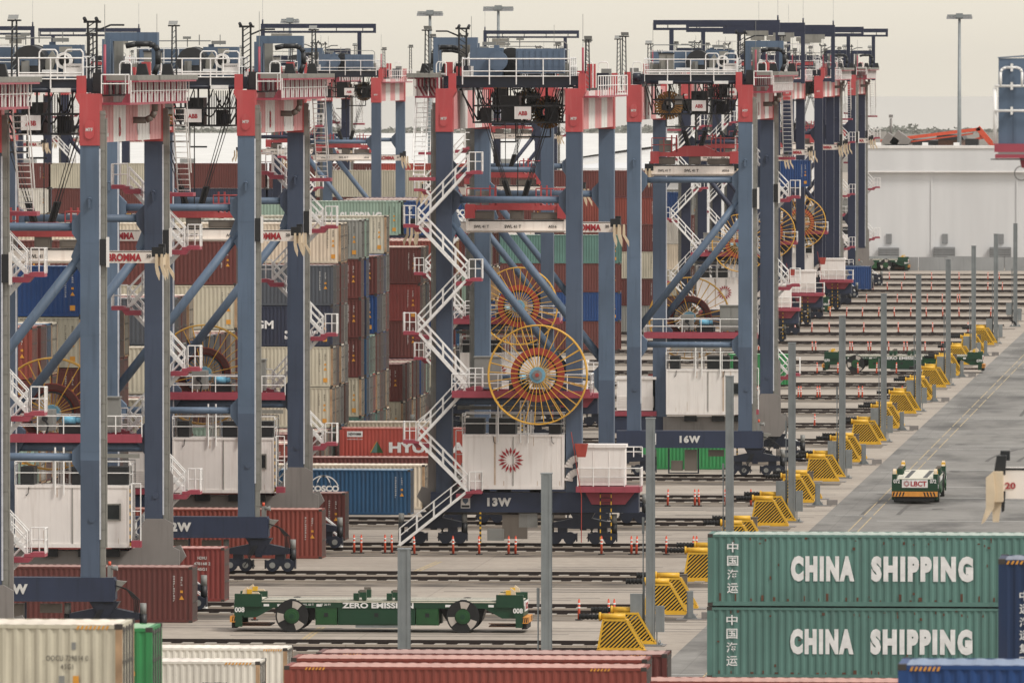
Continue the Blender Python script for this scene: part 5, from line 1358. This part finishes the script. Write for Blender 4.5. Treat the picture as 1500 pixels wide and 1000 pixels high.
# ------------------------------------------------------------------ driverless carriers
def make_agv():
    r = empty('automated_carrier')
    mb = MB(); mb.box(-7.3, 7.3, -1.42, 1.42, 1.25, 1.62, 0)
    for sx in (-1, 1):
        mb.prism([(sx * 5.4, 1.25), (sx * 7.35, 1.25), (sx * 7.35, .75), (sx * 6.3, .75)][::sx], -1.4, 1.4, 0)
        mb.prism([(sx * 3.0, 1.25), (sx * 5.4, 1.25), (sx * 5.2, .6), (sx * 3.4, .6)][::sx], -.8, .8, 1)
    mb.box(-7.3, 7.3, -1.44, -1.421, 1.54, 1.60, 2); mb.box(-7.3, 7.3, 1.421, 1.44, 1.54, 1.60, 2)
    ch = mb.build('chassis', [M['agv'], M['dark'], M['deck']], r)
    for s in (-1, 1):
        for i, x in enumerate((-5.9, -5.2, 3.4, 5.6, 6.1, -3.2)):
            mb = MB(); mb.box(x, x + .28, s * 1.421 if s > 0 else -1.43, 1.43 if s > 0 else -1.421, 1.32, 1.44); mb.build('notice', M['wtext'], ch)
    mb = MB(); mb.box(-5.9, 5.9, -1.3, 1.3, 1.623, 1.66, 0); mb.box(-5.9, 5.9, -.75, -.45, 1.661, 1.668, 1); mb.box(-5.9, 5.9, .45, .75, 1.661, 1.668, 1); mb.build('deck', [M['deck'], M['dark']], r)
    for s in (-1, 1):
        for (x0, x1, mt) in ((-3.25, -2.15, 'agvlite'), (-2.1, 1.85, 'agv'), (1.9, 3.05, 'agvlite')):
            mb = MB(); y0, y1 = sorted((s * .5, s * 1.40)); mb.box(x0, x1, y0, y1, .38, 1.248, 0)
            yy = s * 1.401; a, b = sorted((yy, yy + s * .02)); mb.box(x0 + .08, x1 - .08, a, b, .45, 1.15, 0)
            mb.box((x0 + x1) / 2 - .1, (x0 + x1) / 2 + .1, *sorted((yy + s * .0201, yy + s * .04)), .8, 1.0, 1)
            mb.build('battery_box', [M[mt], M['dark']], r)
        mb = MB(); mb.box(-1.2, 1.2, *sorted((s * 1.0, s * 1.38)), .25, .378); mb.build('step', M['galv'], r)
        t = link('lettering', text_mesh('ZERO EMISSION', 3.65, .28, 'wtext', .035), r, (-.05, s * 1.446, 1.385))
        if s > 0: t.rotation_euler = (0, 0, math.pi)
        t = link('lettering', text_mesh('SWL 60 T   40 FT 20 FT', 1.5, .1, 'wtext', .01), r, (s * 3.2, s * 1.446, 1.42))
        if s > 0: t.rotation_euler = (0, 0, math.pi)
    for x in (-4.45, 4.3):
        for s in (-1, 1):
            mb = MB(); y0, y1 = s * .85, s * 1.5
            mb.bar((x, y0, .84), (x, y1, .84), .84, 0, 28); mb.ring(Vector((x, y1, .84)), .5, .8, -.001 if s < 0 else 0, .001, 0, 28)
            wh = mb.build('wheel', M['rubber'], r)
            mb = MB(); mb.bar((x, y1, .84), (x, y1 + s * .03, .84), .38, 0, 24); mb.bar((x, y1 + s * .03, .84), (x, y1 + s * .1, .84), .26, 0, 16); mb.bar((x, y1 + s * .1, .84), (x, y1 + s * .13, .84), .13, 1, 12); mb.build('rim', [M['agvlite'], M['agv']], wh)
            mb = MB()
            for k in range(3):
                t0 = R(120 * k - 18 + (x > 0) * 15 + 65); vs = []
                n = 6
                for i in range(n + 1):
                    t = t0 + R(40) * i / n
                    for rr in (.42, .76): vs.append((x + rr * math.cos(t), y1 + s * .012, .84 + rr * math.sin(t)))
                fs = [(2 * i, 2 * i + 1, 2 * i + 3, 2 * i + 2) for i in range(n)]
                mb.add(vs, fs if s < 0 else [f[::-1] for f in fs], 0)
            mb.build('wheel_marking', M['wheelmark'], wh)
    for sx in (-1, 1):
        mb = MB(); x0, x1 = sorted((sx * 6.0, sx * 7.38)); mb.box(x0, x1, -1.5, 1.5, 1.3, 1.62, 0); mb.box(x0, x1, -1.5, -1.2, 1.62, 1.95, 0); mb.box(x0, x1, 1.2, 1.5, 1.62, 1.95, 0); mb.box(*sorted((sx * 6.9, sx * 7.4)), -1.52, 1.52, .85, 1.45, 0)
        e = mb.build('end_module', M['agv'], r)
        mb = MB(); mb.box(*sorted((sx * 6.02, sx * 7.3)), -1.19, 1.19, 1.623, 1.66); mb.build('deck', M['deck'], e)
        mb = MB()
        for y in (-1.35, 1.35):
            mb.prism([(sx * 6.1, 1.953), (sx * 7.0, 1.953), (sx * 6.95, 2.15), (sx * 6.75, 2.3), (sx * 6.6, 2.05), (sx * 6.2, 2.05)][::sx], y - .1, y + .1, 0)
            mb.box(*sorted((sx * 6.5, sx * 6.75)), y - .13, y + .13, 1.955, 2.18, 1)
        mb.build('corner_guide', [M['cream'], M['yellow']], e)
        mb = MB(); mb.box(*sorted((sx * 7.403, sx * 7.44)), -.85, .85, 1.08, 1.6); mb.build('sign_panel', M['wtext'], e)
        t = link('lettering', text_mesh('LBCT', 1.05, .34, 'rtext', .03), e, (sx * 7.446, sx * .25, 1.34)); t.rotation_euler = (0, 0, sx * math.pi / 2)
        mb = MB(); sunburst(mb, 0, 0, 0, .24, 0, 12); t = mb.build('emblem', M['rtext'], e, (sx * 7.445, -sx * .55, 1.34)); t.rotation_euler = (0, 0, sx * math.pi / 2)
        # bumper with hazard stripes
        mb = MB(); mb.box(*sorted((sx * 7.3, sx * 7.62)), -1.5, 1.5, .5, .82, 0)
        for i in range(14):
            if 4 <= i <= 9: continue
            y = -1.48 + i * .212; s2 = 1 if i < 7 else -1
            vs = [(sx * 7.623, y, .52), (sx * 7.623, y + .1, .52), (sx * 7.623, y + .1 + s2 * .09, .8), (sx * 7.623, y + s2 * .09, .8)]
            mb.add(vs, [(0, 1, 2, 3)], 1)
        for s in (-1, 1):
            for i in range(3):
                x = sx * 7.32 + sx * i * .1; mb.prism([(x, .55), (x + .05, .55), (x + .09, .8), (x + .04, .8)], *sorted((s * 1.501, s * 1.506)), 1)
        mb.box(*sorted((sx * 7.3, sx * 7.55)), -1.3, 1.3, .2, .498, 2)
        for y in (-1.42, 1.42): mb.box(*sorted((sx * 7.0, sx * 7.35)), y - .1, y + .1, .28, .85, 3)
        mb.build('bumper', [M['amber'], M['dark'], M['rubber'], M['agv']], r)
        mb = MB(); mb.box(*sorted((sx * 5.6, sx * 7.25)), -1.2, 1.2, .3, .36); mb.box(*sorted((sx * 5.6, sx * 7.25)), -1.3, -1.25, .45, .5); mb.build('guard_rail', M['rust'], r)
    for x in (-.95, .75):
        for s in (-1, 1):
            mb = MB(); y0, y1 = sorted((s * 1.05, s * 1.45)); mb.box(x - .35, x - .08, y0, y1, 1.662, 2.0, 0); mb.box(x + .08, x + .3, y0, y1, 1.662, 2.05, 0); mb.box(x - .05, x + .28, y0 + .1, y1 - .05, 2.052, 2.18, 1); mb.build('deck_guide', [M['agv'], M['taupe']], r)
    return r
agv = make_agv()
def put_agv(o, x, y, rz, num, label):
    o.location = (x, y, 0); o.rotation_euler = (0, 0, rz)
    tag(o, label, 'automated carrier', 'driverless container carriers')
    for s in (-1, 1):
        for sx in (-1, 1):
            t = link('carrier_number', text_mesh(num, .5, .26, 'wtext', .03), o, (sx * 7.12, s * 1.526, 1.15)); t.rotation_euler = (0, 0, 0 if s < 0 else math.pi)
            t = link('carrier_number', text_mesh(num, .42, .26, 'wtext', .03), o, (sx * 7.415, s * 1.2, 1.5)); t.rotation_euler = (0, 0, sx * math.pi / 2)
copies = [agv] + [copy_tree(agv) for _ in range(4)]
def ground_xy(u, v):
    d = fwd + right * ((u - 750) / F) - up * ((v - 500) / F); t = -H / d.z
    return d.x * t, d.y * t
x, y = ground_xy(555, 926); put_agv(copies[0], x, y + 1.4, 0, '008', 'green carrier 008 lettered ZERO EMISSION in the near transfer lane')
x, y = ground_xy(1323, 546); put_agv(copies[1], x, y + 1.4, 0, '079', 'green carrier 079 behind the posts near the right hand road')
x, y = ground_xy(1340, 738); put_agv(copies[2], x, y + 7.5, 0 - math.pi / 2, '072', 'pale decked carrier 072 with LBCT sign driving on the road')
x, y = ground_xy(1268, 397); put_agv(copies[3], x - 1.5, y + 1.4, 0, '064', 'distant green carrier beside the blue container under the last crane')
x, y = ground_xy(1132, 460); put_agv(copies[4], x - 1.0, y + 1.4, 0, '051', 'distant green carrier sticking out right of the 16W leg')

# ------------------------------------------------------------------ track end buffers
def make_buffer():
    r = empty('rail_buffer')
    top, bot = 1.62, .22
    for y in (-.32, .32):
        pass
    mb = MB()
    outer = [(-.62, top), (.52, top), (1.35, bot), (-.86, bot)]
    for y in (-.34, .34):
        for i in range(4):
            a, b = outer[i], outer[(i + 1) % 4]; mb.beam((a[0], y, a[1]), (b[0], y, b[1]), .1, .1)
    for p in outer: mb.beam((p[0], -.34, p[1]), (p[0], .34, p[1]), .1, .1)
    mb.box(-.95, 1.45, -.42, .42, .04, .17)
    fr = mb.build('frame', M['yellow'], r)
    mb = MB()
    def xr(z): t = (z - bot) / (top - bot); return (-.86 + (.24) * t, 1.35 - .83 * t)
    for y in (-.36, .36):
        c = -2.6
        while c < 1.4:                                  # slats slanting up to the right, clipped to the frame
            pts = []
            for i in range(41):
                z = bot + (top - bot) * i / 40; x = c + (z - bot) * 1.05; a, b = xr(z)
                if a <= x <= b: pts.append((x, z))
            if len(pts) > 2: mb.beam((pts[0][0], y, pts[0][1]), (pts[-1][0], y, pts[-1][1]), .02, .065)
            c += .215
    mb.build('slats', M['yellow'], fr)
    mb = MB(); mb.prism([(-.6, top - .06), (.5, top - .06), (1.28, bot + .05), (-.8, bot + .05)], -.2, .2); mb.build('housing', M['dark'], r)
    mb = MB(); mb.bar((-.75, 0, 1.78), (.45, 0, 1.78), .16, 0, 14); mb.bar((-.85, 0, 1.78), (-.75, 0, 1.78), .22, 0, 14)
    mb.build('cylinder', M['yellow'], r)
    mb = MB(); x = -.86
    for i in range(9): mb.bar((x, 0, 1.78), (x - .1, 0, 1.78), .15 if i % 2 else .12, 0, 12); x -= .1
    mb.bar((x, 0, 1.78), (x - .08, 0, 1.78), .15, 0, 12); mb.build('bellows', M['rubber'], r)
    mb = MB(); mb.box(-1.2, 1.9, -.8, .8, 0.0, .05); mb.build('base_plate', M['conc'], r)
    return r
buf = make_buffer()
def make_cab():
    r = empty('control_cabinet')
    mb = MB(); mb.box(-.44, .44, -.2, .2, .4, 1.75, 0); mb.box(-.4, .4, -.22, -.201, .45, 1.7, 0); mb.box(-.16, .16, -.235, -.221, 1.0, 1.4, 1); mb.box(-.47, .47, -.22, .22, 1.753, 1.8, 0); mb.build('cabinet', [M['taupe'], M['grey']], r)
    mb = MB()
    for x in (-.4, .34): mb.box(x, x + .06, -.1, .1, 0, .398)
    mb.build('stand', M['galv'], r); return r
def make_bollard():
    r = empty('anchor_post')
    mb = MB(); mb.box(-.16, .16, -.16, .16, .06, 1.5, 0); mb.box(-.1, .1, -.19, -.161, .1, 1.45, 0); mb.prism([(.163, .06), (.4, .06), (.163, .35)], -.05, .05, 0); mb.prism([(-.163, .06), (-.4, .06), (-.163, .35)], -.05, .05, 0); mb.build('post', M['galv'], r)
    mb = MB(); mb.box(-.7, .9, -.5, .5, 0, .057, 0); mb.box(.6, 1.3, -.1, .25, .06, .4, 0); mb.build('base_plate', M['conc'], r); return r
cab = make_cab(); bol = make_bollard()
def make_post():
    r = empty('steel_post')
    hh = 11.3
    mb = MB(); mb.box(-.22, .22, -.25, -.2, .1, hh); mb.box(-.22, .22, .2, .25, .1, hh); mb.box(-.06, .06, -.2, .2, .1, hh)
    mb.box(-.22, -.12, -.275, -.251, .1, hh); mb.box(.12, .22, -.275, -.251, .1, hh); mb.box(-.25, .25, -.28, .28, hh, hh + .05); mb.box(-.19, .19, -.2, .2, hh - .45, hh); mb.build('column', M['galv'], r)
    mb = MB(); mb.box(-.6, .6, -.6, .6, 0, .1)
    for sx in (-1, 1):
        for sy in (-1, 1): mb.bar((sx * .45, sy * .45, .1), (sx * .45, sy * .45, .25), .05, 0, 8)
    mb.build('base_plate', M['galv'], r)
    mb = MB(); mb.bar((-.36, -.1, .3), (-.36, -.1, 6.2), .035, 0, 8); mb.bar((-.3, -.1, .3), (-.3, -.1, 3.2), .03, 0, 8); mb.box(-.42, -.3, -.16, -.04, 5.6, 6.4); mb.build('conduit_and_lit_edge', M['galv'], r)
    mb = MB(); mb.box(-1.0, -.4, -.25, .05, 1.3, 2.6, 0); mb.box(.26, .7, -.3, 0, .7, 2.0, 0); mb.box(.3, .36, -.2, -.1, 0, .7, 0)
    for i in range(4): mb.path([(-.85 + i * .13, -.15, 1.3), (-.7 + i * .12, -.2, .8), (-.1 + i * .06, -.3, .4), (.1, -.3, .12)], .03, 1)
    mb.build('junction_box', [M['galv'], M['rubber']], r)
    return r
post = make_post()
o_used = {}
def put(proto, x, y, **kw):
    o = proto if id(proto) not in o_used else copy_tree(proto); o_used[id(proto)] = 1
    o.location = (x, y, 0); tag(o, **kw); o.rotation_euler = (0, 0, rc_.uniform(-.025, .025)); return o

NEAR = {7: 'at the bottom behind the maroon roofs', 8: 'nearest the bottom edge', 9: 'nearest the maroon container roofs', 10: 'just left of the CHINA SHIPPING boxes', 11: 'left behind the CHINA SHIPPING boxes', 12: 'directly behind the CHINA SHIPPING boxes'}
def xb(k, dy): return gx(0, 400) * 0 + BX
BX = -34.2
for k in range(10, 27):
    yk = YK(k)
    for j, (dy, dx) in enumerate(((-6.0, 0.0), (0.0, .15))):      # far rail of the block in front, near rail of block k
        n = k - 10
        ordn = ['first', 'second', 'third', 'fourth', 'fifth', 'sixth', 'seventh', 'eighth', 'ninth', 'tenth', 'eleventh', 'twelfth', 'thirteenth', 'fourteenth', 'fifteenth', 'sixteenth', 'seventeenth', 'eighteenth', 'nineteenth'][n]
        put(buf, BX + dx, yk + dy, label='yellow striped rail buffer, %s of the %s pair from the bottom' % ('nearer' if j == 0 else 'farther', ordn), cat='rail buffer', group='yellow rail buffers along the road')
    # grey cabinet beside every second pair
    if k % 2 == 1 and k > 10:
        put(cab, BX + .5, yk + 1.2, label='brown grey cabinet standing right of the %s yellow buffer pair' % ordn, cat='cabinet', group='cabinets at the buffers')
        put(bol, BX + 1.8, yk - 10, label='short galvanised anchor post by the cabinet at the %s buffer pair' % ordn, cat='anchor post', group='anchor posts at the buffers')
PY0 = 356
for n in range(0, 12):
    Y = PY0 + 66 * n; u = VPX - (VPX - 592) * 5.39 / (n + 5.39)
    ordn = ['nearest', 'second nearest', 'third nearest', 'fourth', 'fifth', 'sixth', 'seventh', 'eighth', 'ninth', 'tenth', 'eleventh', 'farthest'][n]
    put(post, gx(u, Y), Y, label='tall grey steel post, %s in the receding row' % ordn, cat='steel post', group='grey steel posts along the road')

# ------------------------------------------------------------------ orange delineators
mb = MB()
mb.bar((0, 0, .06), (0, 0, 1.05), .075, 0, 10, .055); mb.bar((0, 0, 1.05), (0, 0, 1.12), .035, 0, 8)
for z in (.62, .82): mb.bar((0, 0, z), (0, 0, z + .09), .074, 1, 10)
mb.bar((0, 0, 0), (0, 0, .06), .2, 2, 12)
cone0 = mb.build('traffic_delineator', [M['orange'], M['wtext'], M['rubber']])
cone_first = True
def cone(u, v, lab):
    global cone_first
    x, y = ground_xy(u, v)
    o = cone0 if cone_first else cone0.copy()
    if not cone_first: COL.objects.link(o)
    cone_first = False
    o.location = (x, y, .0); o.rotation_euler = (rc_.uniform(-.03, .03), rc_.uniform(-.05, .05), 0)
    tag(o, lab, 'delineator', 'orange delineator posts along the tracks')
for u in (848, 892, 900): cone(u, 908, 'orange delineator on the track just right of carrier 008')
for u in (373, 1052): cone(u, 908, 'orange delineator on the track level with carrier 008')
for u in (519, 529, 564, 574): cone(u, 810, 'orange delineator on the track left of the 13W stairs')
for u in (607, 664, 702, 745, 755): cone(u, 812, 'orange delineator on the track in front of the 13W bogies')
for u in (881, 925, 932, 976, 1015, 1020): cone(u, 812, 'orange delineator on the track right of 13W, left of the nearest teal box')
for u in (978, 1018, 1024, 1063, 1100): cone(u, 741, 'orange delineator on the track between 16W and the yellow buffers')
for (v, us) in ((626, (1193,)), (584, (1110, 1139, 1169, 1173, 1197, 1201, 1258, 1263, 1321)), (548, (1110, 1143, 1197, 1227, 1257, 1284, 1313)), (516, (1111, 1190, 1195, 1245, 1249, 1272, 1275, 1302, 1324, 1329, 1355, 1379, 1382)),
                (487, (1165, 1189, 1215, 1265, 1316, 1366, 1418)), (464, (1193, 1216, 1240, 1263, 1287, 1310, 1334, 1357, 1381, 1405, 1451)), (444, (1223, 1246, 1269, 1314, 1335, 1358, 1380, 1402, 1406)), (426, (1279, 1300, 1321, 1364, 1406, 1447, 1468)), (411, (1303, 1325, 1365, 1405, 1447, 1464)), (395, (1334, 1353, 1371, 1410, 1448, 1466))):
    for u in us: cone(u, v, 'small orange delineator on the far tracks, %s row' % {626: 'nearest', 584: 'second', 548: 'third', 516: 'fourth', 487: 'fifth', 464: 'sixth', 444: 'seventh', 426: 'eighth', 411: 'ninth', 395: 'last'}[v])

# ------------------------------------------------------------------ near crane parts at the right edge
Y = 254
x = gx(1446, Y)
r = empty('crane_spreader_end', (x, Y, 0)); tag(r, 'near spreader end lettered 20 with worn cream flippers at the right edge', 'spreader')
z0 = gz(727, Y); z1 = gz(683, Y)
mb = MB(); mb.box(.45, 4.5, -.45, .45, z0, z1, 0); mb.box(.45, 4.5, -.46, -.451, z1 - .04, z1 + .02, 1); mb.build('telescopic_arm', [M['spreader'], M['dark']], r)
link('lettering', text_mesh('20', .27, .17, 'rtext', .03), r, (.62, -.466, (z0 + z1) / 2 - .05))
mb = MB(); mb.box(.2, .45, -1.2, 1.2, z0 - .05, z1 - .05); mb.build('end_beam', M['cream'], r)
mb = MB(); mb.prism([(.2, z1 - .15), (.5, z1 - .15), (.53, z1 + .35), (.28, z1 + .35)], -.9, -.6); mb.prism([(.34, z1 + .2), (.6, z1 + .2), (.6, z1 + .45), (.36, z1 + .45)], -.3, 0); mb.build('guide_motor', M['dark'], r)
for pts, yy, mt in (([(.02, z1 - .2), (.2, z1 - .05), (.26, z0 + .2), (.22, z0 - .2), (.0, z0 - .55), (-.1, z0 - .62), (.02, z0 - .2)], -1.25, 'cream'), ([(.2, z1 - .25), (.38, z1 - .25), (.42, z0), (.36, z0 - .4), (.34, z0 - .58), (.18, z0 - .58), (.16, z0)], -.8, 'cream'), ([(.36, z0 + .2), (.5, z0 + .2), (.47, z0 - .3), (.4, z0 - .35)], -.5, 'dark')):
    mb = MB(); mb.prism(pts, yy - .05, yy + .05); mb.build('flipper', M[mt], r)
mb = MB()
for a in (2.9, 4.2): mb.bar((a, 0, z1), (a + .5, 0, z1 + 9), .02)
mb.build('hoist_rope', M['dark'], r)
Y = 258; x0_ = gx(1463, Y); sc_ = F / Y
r = empty('crane_access_post', (x0_, Y, 0)); tag(r, 'steel blue crane column with white hoops and red foot at the right edge', 'crane part')
zb, zt = gz(210, Y), gz(84, Y)
wd = 46 / sc_
mb = MB(); mb.box(.0, wd, -.4, .4, zb, zt - .03); mb.box(.0, wd, -.42, -.401, zb, zb + .05); mb.box(wd * .48, wd * .52, -.415, -.401, zb, zt - .5); mb.prism([(-.02, zt - .03), (wd + .02, zt + .02), (wd + .02, zt + .06), (-.02, zt)], -.43, .43); mb.build('column', M['blue'], r)
mb = MB()
ztop = gz(99, Y); zm = gz(126, Y); zl = gz(162, Y)
mb.path([(.06, -.55, zm), (.06, -.55, ztop - .12), (.1, -.55, ztop - .04), (.2, -.55, ztop), (.48, -.55, ztop), (.58, -.55, ztop - .04), (.62, -.55, ztop - .12), (.62, -.55, zm)], .035, 0, 8)
for z in (zm, zl): mb.bar((-.1, -.55, z), (1.2, -.55, z), .035, 0, 8)
for z in (ztop, zm, zl): mb.box(.32, .38, -.58, -.42, z - .1, z + .1)
mb.bar((-.09, -.5, zl + .6), (-.09, -.5, zb), .05, 0, 8)
mb.build('hoop_rail', M['rail'], r)
zf = gz(231, Y)
mb = MB(); mb.box(-.1, 1.2, -.6, .6, zb - .22, zb - .003, 0); mb.box(-.08, 1.2, -.65, .6, zf, zb - .28, 0); mb.box(0, 1.2, -.6, .5, zb - .279, zb - .221, 1); mb.bar((-.2, -.5, zf - .03), (1, -.5, zf - .03), .02, 1); mb.prism([(.55, zf), (.95, zf), (.8, zf - .3), (.6, zf - .25)], -.3, .1, 0); mb.ring(Vector((.6, -.2, zf - .4)), .17, .2, -.02, .02, 1, 20); mb.build('foot', [M['rose'], M['steel']], r)
mb = MB(); mb.box(wd + .003, 2.6, -.3, .3, zb + .6, zb + 1.5); mb.build('support_beam', M['blue'], r)
